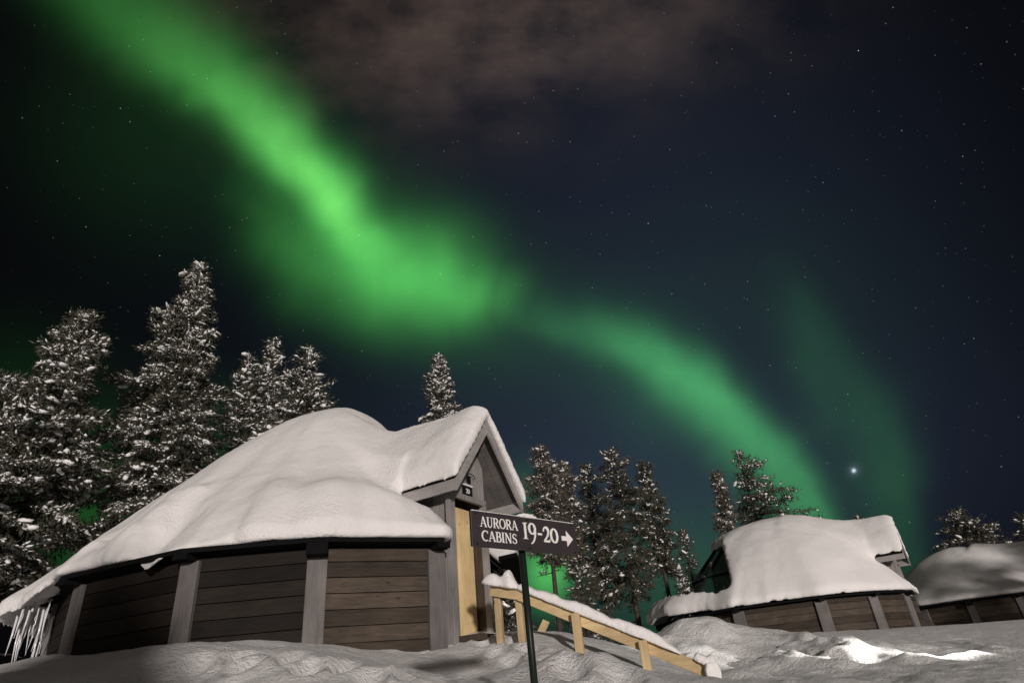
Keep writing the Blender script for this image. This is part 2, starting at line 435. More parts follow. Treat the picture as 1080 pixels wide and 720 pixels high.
def terrain(x, y, fine=True):
    sh = np.shape(x); x = np.ravel(x).astype(float); y = np.ravel(y).astype(float)
    z = TW[-3] + TW[-2] * x + TW[-1] * y
    for i, (px, py, _) in enumerate(GP):
        d2 = (x - px) ** 2 + (y - py) ** 2
        z = z + TW[i] * .5 * d2 * np.log(d2 + 1e-12)
    far = smooth01((np.hypot(x - 3, y - 15) - 26) / 14)
    z = z * (1 - far) + 2.3 * far
    # unseen snow bank added behind the photographer to shade the cabin's left walls
    bk = np.exp(-((y + 7.0) / 2.0) ** 2) * smooth01((SHADE_BANK_X + .8 - x) / 3.2) * smooth01((x + 3.0) / 1.4)
    z = np.maximum(z, bk * SHADE_BANK_H * (1 + .10 * fbm(x * .8, y * .8)))
    near = np.exp(-((np.hypot(x, y - 8)) / 22) ** 2)
    z = z + near * (.10 * fbm(x * .55, y * .55, 3.0, 3) + .26 * np.maximum(fbm(x * .8 + 4, y * .8, 13.0, 2), -.12) * smooth01((8.6 - y) / 1.2))
    for fx_, fy_ in STEPS:
        d_ = np.hypot(x - fx_, (y - fy_) * .62) / .13
        z = z - .075 * np.exp(-d_ ** 4) + .03 * np.exp(-((d_ - 1.45) / .5) ** 2)
    for bx, by, bh, bs in BUMPS:
        d_ = np.hypot(x - bx, y - by) / bs
        z = z + .62 * bh * np.exp(-d_ ** 2) * (1 + 1.1 * fbm(x * 1.9, y * 1.9, 21.0, 2)) * near
    # trodden lumps and thrown-up snow by the path on the right
    lump = np.exp(-(((x - 4.6) / 3.2) ** 2 + ((y - 13.6) / 2.2) ** 2))
    z = z + lump * .42 * np.maximum(fbm(x * 1.1, y * 1.1, 8.0, 3), -.2) 
    if fine:
        z = z + near * (.035 * fbm(x * 3.1, y * 3.1, 1.0, 3) + .05 * smooth01((x - 1.5) / 3) * fbm(x * 2.4, y * 2.4, 9.0, 4))
    return z.reshape(sh)
BUMPS = []
for px_, py_, d_, h_, s_ in ((856, 680, 13.6, .30, .26), (834, 684, 13.0, .24, .40), (878, 686, 13.2, .28, .30), (900, 690, 13.6, .20, .4), (806, 692, 12.6, .22, .45), (845, 690, 12.4, .18, .3), (866, 694, 12.2, .16, .25), (890, 700, 12.0, .14, .3),
                             (930, 682, 14.5, .2, .5), (850, 700, 12.0, .2, .4), (800, 716, 10.5, .2, .5), (290, 712, 7.3, .20, .55), (395, 716, 7.2, .16, .5), (455, 702, 7.7, .14, .4), (580, 708, 6.6, .22, .5), (130, 706, 8.3, .18, .7), (640, 694, 8.2, .14, .3), (606, 700, 7.6, .16, .35), (960, 690, 13, .15, .4)):
    q_ = at(px_, py_, d_); BUMPS.append((q_.x, q_.y, h_, s_))
STEPS = []
_rs = random.Random(3)
for k_ in range(13):
    q_ = Vector((.55, 5.3, 0)).lerp(Vector((-.62, 9.35, 0)), k_ / 12)
    STEPS.append((q_.x + (.16 if k_ % 2 else -.16) + _rs.uniform(-.05, .05), q_.y + _rs.uniform(-.06, .06)))
for k_ in range(9):
    q_ = Vector((-1.0, 6.4, 0)).lerp(Vector((-3.6, 7.3, 0)), k_ / 8)
    STEPS.append((q_.x + _rs.uniform(-.05, .05), q_.y + (.15 if k_ % 2 else -.15) + _rs.uniform(-.05, .05)))
SHADE_BANK_X, SHADE_BANK_H = 1.6, 6.3

def axis_pts(lo, hi, step, out_lo, out_hi, grow=1.16):
    c = list(np.arange(lo, hi + 1e-6, step)); s = step; p = hi
    while p < out_hi: s *= grow; p += s; c.append(p)
    s = step; p = lo; pre = []
    while p > out_lo: s *= grow; p -= s; pre.append(p)
    return np.array(pre[::-1] + c)
gx = axis_pts(-10, 9.5, .055, -900, 900); gy = axis_pts(2.5, 16.5, .055, -300, 1500)
XX, YY = np.meshgrid(gx, gy)
ZZ = terrain(XX, YY)
nx, ny = len(gx), len(gy)
ii = np.arange(nx * ny).reshape(ny, nx)
gf = np.stack([ii[:-1, :-1], ii[:-1, 1:], ii[1:, 1:], ii[1:, :-1]], -1).reshape(-1, 4)
g_o = np_mesh('snow_ground', np.stack([XX, YY, ZZ], -1).reshape(-1, 3), gf, M['ground_snow'])
g_o['kind'] = 'structure'
def gz(x, y): return float(terrain(np.array([x]), np.array([y]))[0])

# ------------------------------------------------------------------ snow bodies
def grid_solid(mb, top, bot, mask, wrap=False):
    """top, bot (a,b,3) vertex grids; mask (a-1|a, b-1) cells kept; a closed body."""
    na, nb = top.shape[:2]; o = len(mb.v)
    mb.v += [tuple(p) for p in top.reshape(-1, 3)] + [tuple(p) for p in bot.reshape(-1, 3)]
    T = lambda i, j: o + (i % na) * nb + j
    B = lambda i, j: o + na * nb + (i % na) * nb + j
    ca = na if wrap else na - 1
    def on(i, j):
        if wrap: i %= ca
        return 0 <= i < ca and 0 <= j < nb - 1 and mask[i, j]
    for i in range(ca):
        for j in range(nb - 1):
            if not mask[i, j]: continue
            mb.f.append((T(i, j), T(i + 1, j), T(i + 1, j + 1), T(i, j + 1)))
            mb.f.append((B(i, j), B(i, j + 1), B(i + 1, j + 1), B(i + 1, j)))
            if not on(i, j - 1) and not (wrap and j == 0 and False): mb.f.append((T(i, j), B(i, j), B(i + 1, j), T(i + 1, j)))
            if not on(i, j + 1): mb.f.append((T(i, j + 1), T(i + 1, j + 1), B(i + 1, j + 1), B(i, j + 1)))
            if not on(i - 1, j): mb.f.append((T(i, j), T(i, j + 1), B(i, j + 1), B(i, j)))
            if not on(i + 1, j): mb.f.append((T(i + 1, j), B(i + 1, j), B(i + 1, j + 1), T(i + 1, j + 1)))

def remeshed(mb, name, mat, parent, voxel, smooth=3, rough=0.0, seed=0.0):
    """melt the rough bodies in mb into one soft body of snow."""
    o = mb.build(name, mat, parent)
    md = o.modifiers.new('melt', 'REMESH'); md.mode = 'VOXEL'; md.voxel_size = voxel; md.use_smooth_shade = True
    sm = o.modifiers.new('soft', 'SMOOTH'); sm.iterations = smooth; sm.factor = .5
    dg = bpy.context.evaluated_depsgraph_get()
    me = bpy.data.meshes.new_from_object(o.evaluated_get(dg))
    o.modifiers.clear(); old = o.data; o.data = me; bpy.data.meshes.remove(old); me.name = name
    if rough:
        n = len(me.vertices); co = np.empty(n * 3, np.float32); no = np.empty(n * 3, np.float32)
        me.vertices.foreach_get('co', co); me.vertex_normals.foreach_get('vector', no)
        co = co.reshape(-1, 3); no = no.reshape(-1, 3)
        d = rough * (fbm(co[:, 0] * 2.2 + seed, co[:, 1] * 2.2, co[:, 2] * 2.2, 4)) + rough * .25 * fbm(co[:, 0] * 9, co[:, 1] * 9 + seed, co[:, 2] * 9, 2)
        co = co + no * d[:, None]
        me.vertices.foreach_set('co', co.astype(np.float32).ravel()); me.update()
    me.polygons.foreach_set('use_smooth', [True] * len(me.polygons))
    if not me.materials: me.materials.append(mat)
    return o

# ------------------------------------------------------------------ cabins
def cabin(C, angs, R_e, ze, za, zfloor, porch, label, opts):
    """A many-sided plank cabin under deep snow. angs: corner angles, 0 towards the path, positive to the viewer's right."""
    C = Vector((C[0], C[1], 0))
    t0 = Vector((-C.x, -C.y, 0)).normalized(); v0 = Vector((-t0.y, t0.x, 0))       # u: towards the path, v: to the right of the viewer
    u0 = t0
    root = thing('cabin', (C.x, C.y, zfloor), label, 'cabin', 'snowed-in cabins')
    def P(a, r, z=0.0):
        r = r * (rad(a % 360) if r > .9 else 1.0)
        a = R(a); return C + u0 * (r * math.cos(a)) + v0 * (r * math.sin(a)) + Vector((0, 0, z))
    rad = opts.get('rad', lambda a: 1.0)
    N = len(angs); R_w = R_e - .28
    zb = zfloor - .6
    th_p = R(porch['ang'])
    n = u0 * math.cos(th_p) + v0 * math.sin(th_p); t = Vector((-n.y, n.x, 0))
    if t.dot(v0) < 0 and abs(porch['ang']) < 80: t = -t
    Mo = C + n * porch['front'] + t * porch['off']
    def L(s, nn, z): return Mo + t * s + n * nn + Vector((0, 0, z))
    hw = porch['hw']; zp = porch['ze']; zr = porch['zr']; k = (zr - zp) / hw; wall_n = -porch['over']; ww = porch['ww']
    # walls: a panel of boards for each side, a post on each corner
    for i in range(N):
        a, b = angs[i], angs[(i + 1) % N]
        if not opts['vis'](a, b): continue
        mid = P((a + (b if b > a else b + 360)) / 2, 1) - C
        pa, pb = P(a, R_w), P(b, R_w); d = (pb - pa).normalized(); nr = Vector((-d.y, d.x, 0)); nr = nr if nr.dot(mid) > 0 else -nr
        w = MB(); zz = zb; rr = random.Random(i)
        w.box((pa + pb) / 2 - nr * .06 + Vector((0, 0, (zb + ze) / 2)), (d, nr, (0, 0, 1)), ((pb - pa).length / 2, .02, (ze - zb) / 2))
        while zz < ze - .02:
            h = min(.2, ze - zz)
            o = rr.uniform(-.003, .003)
            w.box((pa + pb) / 2 + nr * (-.02 + o) + Vector((0, 0, zz + h / 2)), (d, nr, (0, 0, 1)), ((pb - pa).length / 2, .022, h / 2 - .006))
            zz += .2
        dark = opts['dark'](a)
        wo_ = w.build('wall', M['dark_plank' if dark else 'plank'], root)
        if dark: wo_['label'] = 'darker plank wall panel'
    for i, a in enumerate(angs):
        if not opts['postvis'](a): continue
        p = P(a, R_w + .012); d = (p - C).normalized(); sd = Vector((-d.y, d.x, 0))
        MB().box(Vector((p.x, p.y, (zb + ze) / 2 - .02)), (d, sd, (0, 0, 1)), (.035, opts.get('postw', .13), (ze - zb) / 2 - .02)).build('corner_post', M['trim'], root, bevel=.006)
        # rafter end block under the eave
        big_ = .075 if abs(a - 357.7) < 1 else .035
        MB().box(P(a, R_e - .13, ze + .018 - big_), (d, sd, (0, 0, 1)), (.12, .06 + big_, big_)).build('rafter_end', M['black'], root)
    # eave: black edge board round the roof
    ev = MB()
    for i in range(N):
        a, b = angs[i], angs[(i + 1) % N]
        pa, pb = P(a, R_e, ze + .05), P(b, R_e, ze + .05)
        mid = (pa + pb) / 2; inn = (Vector((C.x, C.y, mid.z)) - mid).normalized()
        if porch['hide'](a, b): continue
        ia, ib = P(a, R_w - .1, ze + .05), P(b, R_w - .1, ze + .05)
        ev.slab([pa + Vector((0, 0, .03)), pb + Vector((0, 0, .03)), ib + Vector((0, 0, .03)), ia + Vector((0, 0, .03))], (0, 0, 1), .06)
    ev.build('eave', M['black'], root)
    # snow and the roof that carries it: one profile, the roof 0.3 m below
    def poly_r(ad):
        ad = ad % 360
        for i in range(N):
            a = angs[i] % 360; b = angs[(i + 1) % N] % 360
            if b <= a: b += 360
            q = ad if ad >= a else ad + 360
            if a <= q <= b:
                ra, rb = R_e * rad(a % 360), R_e * rad(b % 360); return ra * rb * math.sin(R(b - a)) / (ra * math.sin(R(q - a)) + rb * math.sin(R(b - q)))
        return R_e
    nA, nR = 240, 60
    A = np.arange(nA) * 360 / nA - 180
    pr = np.array([poly_r(a) for a in A])
    nz_e = fbm(np.cos(np.radians(A)) * 9 + opts['seed'], np.sin(np.radians(A)) * 9, 0, 4)
    Rs = pr + .02 + opts.get('ragged', .16) * (nz_e + .3 * fbm(np.cos(np.radians(A)) * 34 + opts['seed'], np.sin(np.radians(A)) * 34, 5.0, 2)) + opts['extra'](A)
    q = np.linspace(0.02, 1, nR)
    edge_h = opts['edge'](A)
    Rm = 0
    for sft in range(-24, 25): Rm = Rm + np.roll(Rs, sft) / 49.0
    RmA = Rm
    top = np.zeros((nA, nR, 3)); bot = np.zeros((nA, nR, 3)); rf = []
    for i, a in enumerate(A):
        Rm = RmA[i]
        r = q * (Rm + (Rs[i] - Rm) * q ** 5); ca, sa = math.cos(R(a)), math.sin(R(a))
        ofs = opts.get('apex', 0.0) * (1 - q)
        X = C.x + r * (u0.x * ca + v0.x * sa) + v0.x * ofs; Y = C.y + r * (u0.y * ca + v0.y * sa) + v0.y * ofs
        zedge = ze + .07 + edge_h[i] - opts['droop'](a)
        mx = opts.get('mix', .5); mx = mx + (opts.get('mixR', mx) - mx) * float(smooth01((a - 5) / 17))
        prof = mx * (1 - q ** opts.get('pw', 1.5)) + (1 - mx) * (.5 + .5 * np.cos(np.pi * q))
        zt = zedge + (za - zedge) * prof
        slump = opts.get('slump', 0.0) * math.exp(-((a - 6) / 26) ** 2)
        zt = zt + slump * np.exp(-((q - .90) / .085) ** 2) * (1 + .5 * fbm(X * 1.1, Y * 1.1, 4.0, 3))
        zt = zt + opts.get('slide', 0.0) * math.exp(-((a + 44) / 20) ** 2) * smooth01((q - .62) * 5) * (fbm(X * 1.6, Y * 1.6, 6.0, 4) - .1)
        zt = zt + .16 * smooth01((1 - q) * 5) * fbm(X * .5 + opts['seed'], Y * .5, 2.0, 3) * opts.get('bump', 1.0)
        top[i, :, 0] = X; top[i, :, 1] = Y; top[i, :, 2] = zt
        zbt = np.maximum(zt - .36, np.minimum(ze + .085, zt - .06)) - np.where(q > .97, 0.0, 0) - opts['droop'](a) * smooth01((q - .8) * 5) * .6
        bot[i, :, 0] = X; bot[i, :, 1] = Y; bot[i, :, 2] = zbt
    mask = np.ones((nA, nR - 1), bool)
    for i, a in enumerate(A):
        for j in range(nR - 1):
            w_ = Vector(top[i, j]) - Mo; s_, v_ = w_.dot(t), w_.dot(n)
            inside = -ww + porch.get('woff', 0) - .20 < s_ < hw + .1 and v_ > -1.25
            mask[i, j] = not opts['gap'](a, q[j]) and not inside
    # roof surface
    rm = MB(); stp = 6
    js = list(range(0, nR - 3, 3))
    if not opts.get('glass'):
        o = len(rm.v)
        for i in range(0, nA, stp):
            for j in js:
                p = bot[i, j]; rm.v.append((p[0], p[1], p[2] - .02))
        na = nA // stp; nb = len(js)
        for i in range(na):
            for j in range(nb - 1):
                if any(-ww - .3 < (Vector(bot[(x_ * stp) % nA, js[y_]]) - Mo).dot(t) < hw + .1 and (Vector(bot[(x_ * stp) % nA, js[y_]]) - Mo).dot(n) > -1.25 for x_ in (i, i + 1) for y_ in (j, j + 1)): continue
                rm.f.append((o + i * nb + j, o + ((i + 1) % na) * nb + j, o + ((i + 1) % na) * nb + j + 1, o + i * nb + j + 1))
        rm.build('roof', M['black'], root)
    sb = MB(); grid_solid(sb, top, bot, mask, wrap=True)
    # close the tiny hole at the top
    cap = MB(); cz = top[:, 0, 2].max()
    sb.box((C.x + v0.x * opts.get('apex', 0.0), C.y + v0.y * opts.get('apex', 0.0), cz - .2), ((1, 0, 0), (0, 1, 0), (0, 0, 1)), (.25, .25, .19))
    # snow on the gable roof of the porch
    ns, nn_ = 41, 30
    ss = np.linspace(-hw - .07, hw + .09, ns); nv = np.linspace(-porch['back'], .10, nn_)
    pt = np.zeros((ns, nn_, 3)); pb_ = np.zeros((ns, nn_, 3))
    for i, s in enumerate(ss):
        for j, v in enumerate(nv):
            base = zr - k * abs(s) + .06
            T_ = porch['snowL'] if s < 0 else porch['snowR']
            e = min(1, (hw + .10 - abs(s)) / .22); e = math.sqrt(max(e, .05))
            fr = math.sqrt(max(.2, min(1, (.14 - v) / .30)))
            rs = zr - k * math.sqrt(s * s + .22 ** 2) + .06 + k * .12
            z = max(rs, base) + T_ * (.25 + .75 * e) * fr + .05 * float(vnoise(s * 1.5 + 3, v * 1.2, opts['seed'])) + .05 * float(vnoise(s * 5, v * 5, opts['seed']))
            jit = 0.0
            p = L(s + (jit if abs(s) > hw - .1 else 0), v + (jit if v > 0 else 0), 0)
            pt[i, j] = (p.x, p.y, max(z, base + .05)); pb_[i, j] = (p.x, p.y, base)
    grid_solid(sb, pt, pb_, np.ones((ns - 1, nn_ - 1), bool))
    for (x_, y_, z_, r_) in opts.get('lumps', []): pass
    # the drift that fills the valley between dome and porch
    vs_n, vs_s = 34, 40
    vt = np.zeros((vs_s, vs_n, 3)); vb = np.zeros((vs_s, vs_n, 3))
    for i, s_ in enumerate(np.linspace(-hw - .45, hw + .3, vs_s)):
        for j, v_ in enumerate(np.linspace(-porch['back'] - .6, -1.0, vs_n)):
            p = L(s_, v_, 0); w_ = p - C
            a_ = math.degrees(math.atan2(w_.dot(v0), w_.dot(u0))); r_ = w_.length
            ia = ((a_ + 180) / 360 * nA) % nA; i0 = int(ia); f_ = ia - i0
            dz = 0
            for i1, wt in ((i0 % nA, 1 - f_), ((i0 + 1) % nA, f_)):
                rr_ = np.hypot(top[i1, :, 0] - C.x, top[i1, :, 1] - C.y)
                dz += wt * np.interp(r_, rr_, top[i1, :, 2])
            e_ = abs(s_)
            pz = zr - k * math.sqrt(e_ * e_ + .22 ** 2) + .06 + k * .12 + porch['snowL'] - max(0, e_ - hw) * 3
            kk = 1.25; h_ = max(kk - abs(dz - pz), 0) / kk
            z_ = max(dz, pz) + h_ * h_ * kk * .25 - .012
            vt[i, j] = (p.x, p.y, z_); vb[i, j] = (p.x, p.y, min(z_ - .12, max(dz, pz) - .25))
    grid_solid(sb, vt, vb, np.ones((vs_s - 1, vs_n - 1), bool))
    remeshed(sb, 'snow_cover', M['roof_snow'], root, opts['voxel'], 9, .020, opts['seed'])
    # porch: roof slopes with black edge, boarded soffit, barge boards, walls, door
    for sgn in (-1, 1):
        a0, a1 = L(0, .02, zr), L(sgn * hw, .02, zp); b0, b1 = L(0, -porch['back'], zr), L(sgn * hw, -porch['back'], zp)
        nrm = (a1 - a0).cross(b0 - a0).normalized(); nrm = nrm if nrm.z > 0 else -nrm
        MB().slab([a0 + nrm * .045, a1 + nrm * .045, b1 + nrm * .045, b0 + nrm * .045], nrm, .04).build('roof_edge', M['black'], root)
        sm = MB(); nbd = max(1, int(porch['back'] / .14))
        for q_ in range(7):
            f0, f1 = -.03 - q_ * .14, -.03 - q_ * .14 - .132
            if -f1 > porch['back']: break
            sm.slab([L(sgn * .01, f0, zr - k * .01), L(sgn * (hw - .01), f0, zp + .012), L(sgn * (hw - .01), f1, zp + .012), L(sgn * .01, f1, zr - k * .01)], nrm, .025)
        sm.build('soffit', M['soffit'], root)
        # barge board on the gable front
        dw = .15
        pts = [L(0, 0, zr + .0), L(sgn * (hw + .01), 0, zp - .01), L(sgn * (hw + .01), 0, zp - .01 - dw * 1.25), L(0, 0, zr - dw * 1.55)]
        MB().slab([p + n * .045 for p in pts], n, .04).build('barge_board', M['trim_h'], root)
        # fascia along the porch eave
        MB().beam(L(sgn * (hw - .0), .003, zp - .10), L(sgn * (hw - .0), -porch['back'] * .55, zp - .10), (0, 0, 1), .085, .018).build('fascia', M['trim_h'], root)
    if porch.get('flank'):
        fm = MB(); x0, x1 = porch['flank']; nbw = 4; bw_ = (x1 - x0) / nbw
        for i in range(nbw):
            fm.box(L(x0 + bw_ * (i + .5), wall_n - .03 + (.012 if i % 2 else 0), (zb + ze) / 2 + .0), (t, n, (0, 0, 1)), (bw_ / 2 - .004, .022, (ze - zb) / 2))
        fm.build('porch_wall', M['porch_trim'], root)
        MB().box(L(x1 + .03, wall_n + .045, (zb + zp) / 2), (t, n, (0, 0, 1)), (.05, .04, (zp - zb) / 2)).build('corner_post', M['porch_trim'], root, bevel=.005)
    woff = porch.get('woff', 0.0)
    def LW(s_, n_, z_): return L(s_ + woff, n_, z_)
    # gable wall above the door and side walls
    dh = porch['door_h']; dwid = porch['door_w']; zf = zfloor
    gw = MB()
    gtop = zr - .05
    zw = gtop - k * ww
    pts = [LW(-ww, wall_n, zf + dh + .08), LW(ww, wall_n, zf + dh + .08), LW(ww, wall_n, zw), LW(0, wall_n, gtop), LW(-ww, wall_n, zw)]
    gw.slab(pts, n, .05); gw.build('gable_wall', M['porch_trim'], root)
    for sgn in (-1, 1):
        d2 = dwid / 2 + .02
        if ww - d2 > .03:
            MB().slab([LW(sgn * d2, wall_n, zb), LW(sgn * ww, wall_n, zb), LW(sgn * ww, wall_n, zf + dh + .078), LW(sgn * d2, wall_n, zf + dh + .078)], n, .05).build('porch_wall', M['porch_trim'], root)
        MB().beam(LW(sgn * (d2 + .03), wall_n + .02, zb), LW(sgn * (d2 + .03), wall_n + .02, zf + dh + .1), n, .03, .032).build('door_frame', M['porch_trim'], root, bevel=.004)
        # outer side wall of the porch running back to the cabin, upright boards
        sw = MB(); v = wall_n - .055
        while v > wall_n - 1.5:
            sw.box(LW(sgn * (ww - .02), v - .065, (zb + zw) / 2), (n, t, (0, 0, 1)), (.06, .02, (zw - zb) / 2)); v -= .13
        sw.build('porch_wall', M['porch_trim'], root)
        # reveal beside the recessed door
        MB().slab([LW(sgn * (d2 + .001), wall_n - .055, zb), LW(sgn * (d2 + .001), wall_n - porch['rec'] - .06, zb), LW(sgn * (d2 + .001), wall_n - porch['rec'] - .06, zf + dh + .07), LW(sgn * (d2 + .001), wall_n - .055, zf + dh + .07)], -t * sgn, .03).build('door_reveal', M['brown'], root)
    MB().box(LW(0, wall_n + .02, zf + dh + .10), (t, n, (0, 0, 1)), (dwid / 2 + .09, .03, .045)).build('door_frame', M['porch_trim'], root, bevel=.004)
    dm = MB(); nb = 8; bw = dwid / nb
    for i in range(nb):
        dm.box(LW(-dwid / 2 + bw * (i + .5), wall_n - porch['rec'], zf + dh / 2 + .01), (t, n, (0, 0, 1)), (bw / 2 - .003, .02, dh / 2))
    dm.box(LW(0, wall_n - porch['rec'] - .03, zf + dh / 2), (t, n, (0, 0, 1)), (dwid / 2, .008, dh / 2))
    dr = dm.build('door', M['pine'], root)
    hd = MB(); hs = -dwid / 2 + .09
    hd.tube([LW(hs, wall_n - porch['rec'] + .02, zf + .98), LW(hs, wall_n - porch['rec'] + .08, zf + .98), LW(hs + .11, wall_n - porch['rec'] + .08, zf + .98)], .012)
    hd.build('handle', M['iron'], dr)
    MB().box(LW(0, wall_n + .12, zf - .02), (t, n, (0, 0, 1)), (dwid / 2 + .1, .3, .04)).build('doorstep', M['brown'], root)
    return root, P, L, A, top

A16 = [-2.3 + 22.5 * i for i in range(16)]; A16[1] = 19.4; A16[-1] = -24.2; A16[-2] = -52; A16[-3] = -74
def no_extra(A): return np.zeros_like(A)
main_porch = dict(ang=43.5, front=4.28, off=-.73, hw=.95, ze=4.57, zr=5.79, over=.34, ww=.50, woff=-.16, back=2.6, rec=.22, snowL=.34, snowR=.26,
                  door_h=1.95, door_w=.78, hide=lambda a, b: 15 < a < 40, flank=(-.94, -.74))
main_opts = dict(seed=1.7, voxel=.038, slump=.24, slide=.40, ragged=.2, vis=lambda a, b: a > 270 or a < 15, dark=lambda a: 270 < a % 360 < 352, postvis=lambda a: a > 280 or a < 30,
                 extra=lambda A: .34 * smooth01((-A - 48) / 22) * smooth01((A + 150) / 30), droop=lambda a: .32 * float(smooth01((-a - 48) / 25)) * float(smooth01((a + 150) / 30)),
                 edge=lambda A: .15 + .14 * fbm(A * .09, 0 * A, 3.0, 3) - .10 * smooth01((-A - 22) / 12) * smooth01((A + 62) / 12),
                 gap=lambda a, q: False, mix=.85, mixR=.25, rad=lambda a: 1.0 if a < 30 or a > 200 else (.93 if a < 50 else .84))
main, mP, mL, _, _ = cabin((-4.0, 12.68), [a % 360 for a in A16], 4.6, 3.60, 7.45, 2.42, main_porch,
                           'largest cabin under thick snow with a steep porch gable, behind the direction sign', main_opts)
# icicles hanging from the far left eave
rr = random.Random(4)
for i in range(48):
    a = rr.uniform(-88, -64); p = mP(a, 4.62 + rr.uniform(-.22, .16), 3.33 + rr.uniform(-.06, .08))
    ln = rr.uniform(.15, .62) * rr.uniform(.6, 1.2); r0 = rr.uniform(.010, .024)
    MB().tube([p + Vector((0, 0, .1)), p - Vector((rr.uniform(-.02, .02), 0, ln * .45)), p - Vector((rr.uniform(-.04, .04), 0, ln))], [r0, r0 * .7, .004], 6).build('icicle', M['ice'], main, smooth=True)

# second cabin, with bare glazing on its left side
d2_ = 28.0; az2 = R(19.1)
C2 = (d2_ * math.sin(az2), d2_ * math.cos(az2))
A2 = [-16.5, 15.8, 38.5, 61, 84, 107, 130, 153, 176, 199, 222, 245, 268, 291, 314]
A2 = A2[1:] + [343.5]
p2 = dict(ang=78, front=4.75, off=-.4, hw=1.1, ze=4.75, zr=6.0, over=.34, ww=.6, back=3.0, rec=.2, snowL=.32, snowR=.26, door_h=1.92, door_w=.85, hide=lambda a, b: 55 < a < 90)
o2 = dict(seed=5.2, voxel=.08, vis=lambda a, b: a > 270 or a < 90, dark=lambda a: False, postvis=lambda a: a > 290 or a < 80, postw=.19,
          extra=lambda A: .25 * smooth01((-A - 30) / 20), droop=lambda a: .0, edge=lambda A: .22 + .10 * fbm(A * .05, 0 * A, 7.0, 3) + .2 * smooth01((-A - 25) / 15),
          gap=lambda a, q: (-170 < a < 0 and 4.85 * q * math.sin(R(a)) + .75 * (1 - q) < -1.35 and .46 < q < .91), mix=.95, pw=2.1, apex=.75, glass=True, ragged=.13)
cab2, P2, L2, AA2, top2 = cabin(C2, A2, 4.85, 3.50, 7.0, 2.55, p2, 'second cabin up the slope with bare dark glazing left of its thick snow', o2)
# its glazed roof: one slope of glass for each side, black bars between
Cc = Vector((C2[0], C2[1], 0))
for i in range(len(A2)):
    a, b = A2[i], A2[(i + 1) % len(A2)]
    lo_a, lo_b, hi_a, hi_b = P2(a, 4.35, 3.7), P2(b, 4.35, 3.7), P2(a, 1.9, 6.1), P2(b, 1.9, 6.1)
    fr = MB().tube([lo_a, hi_a], .05, 6); fr.tube([P2(a, 3.1, 4.92 + .02), P2(b, 3.1, 4.92 + .02)], .035, 6)
    fo = fr.build('glazing_bar', M['frame'], cab2)
    if 180 < a < 345:
        nrm = (lo_b - lo_a).cross(hi_a - lo_a).normalized(); nrm = nrm if nrm.z > 0 else -nrm
        MB().slab([lo_a - nrm * .02, lo_b - nrm * .02, hi_b - nrm * .02, hi_a - nrm * .02], nrm, .02).build('glass_pane', M['glass'], cab2)
    else:
        nrm = (lo_b - lo_a).cross(hi_a - lo_a).normalized(); nrm = nrm if nrm.z > 0 else -nrm
        MB().slab([lo_a - nrm * .3, lo_b - nrm * .3, hi_b - nrm * .3, hi_a - nrm * .3], nrm, .03).build('roof_panel', M['black'], cab2)

# third cabin, farthest right
az3 = azel(1003, 577)[0]; d3 = 41.0
C3 = (d3 * math.sin(az3), d3 * math.cos(az3))
p3 = dict(ang=74, front=4.6, off=-.4, hw=1.1, ze=4.6, zr=5.75, over=.34, ww=.6, back=3.0, rec=.2, snowL=.32, snowR=.26, door_h=1.92, door_w=.85, hide=lambda a, b: 55 < a < 90)
o3 = dict(seed=9.4, voxel=.10, vis=lambda a, b: a > 270 or a < 90, dark=lambda a: False, postvis=lambda a: a > 290 or a < 80, postw=.15,
          extra=no_extra, droop=lambda a: 0.0, edge=lambda A: .2 + .08 * fbm(A * .05, 0 * A, 9.0, 3), gap=lambda a, q: False, mix=.7)
cab3, P3, L3, _, _ = cabin(C3, [a % 360 for a in A16], 5.2, 3.55, 6.45, 2.5, p3, 'farthest cabin at the right edge, its snow roof partly behind the second cabin', o3)

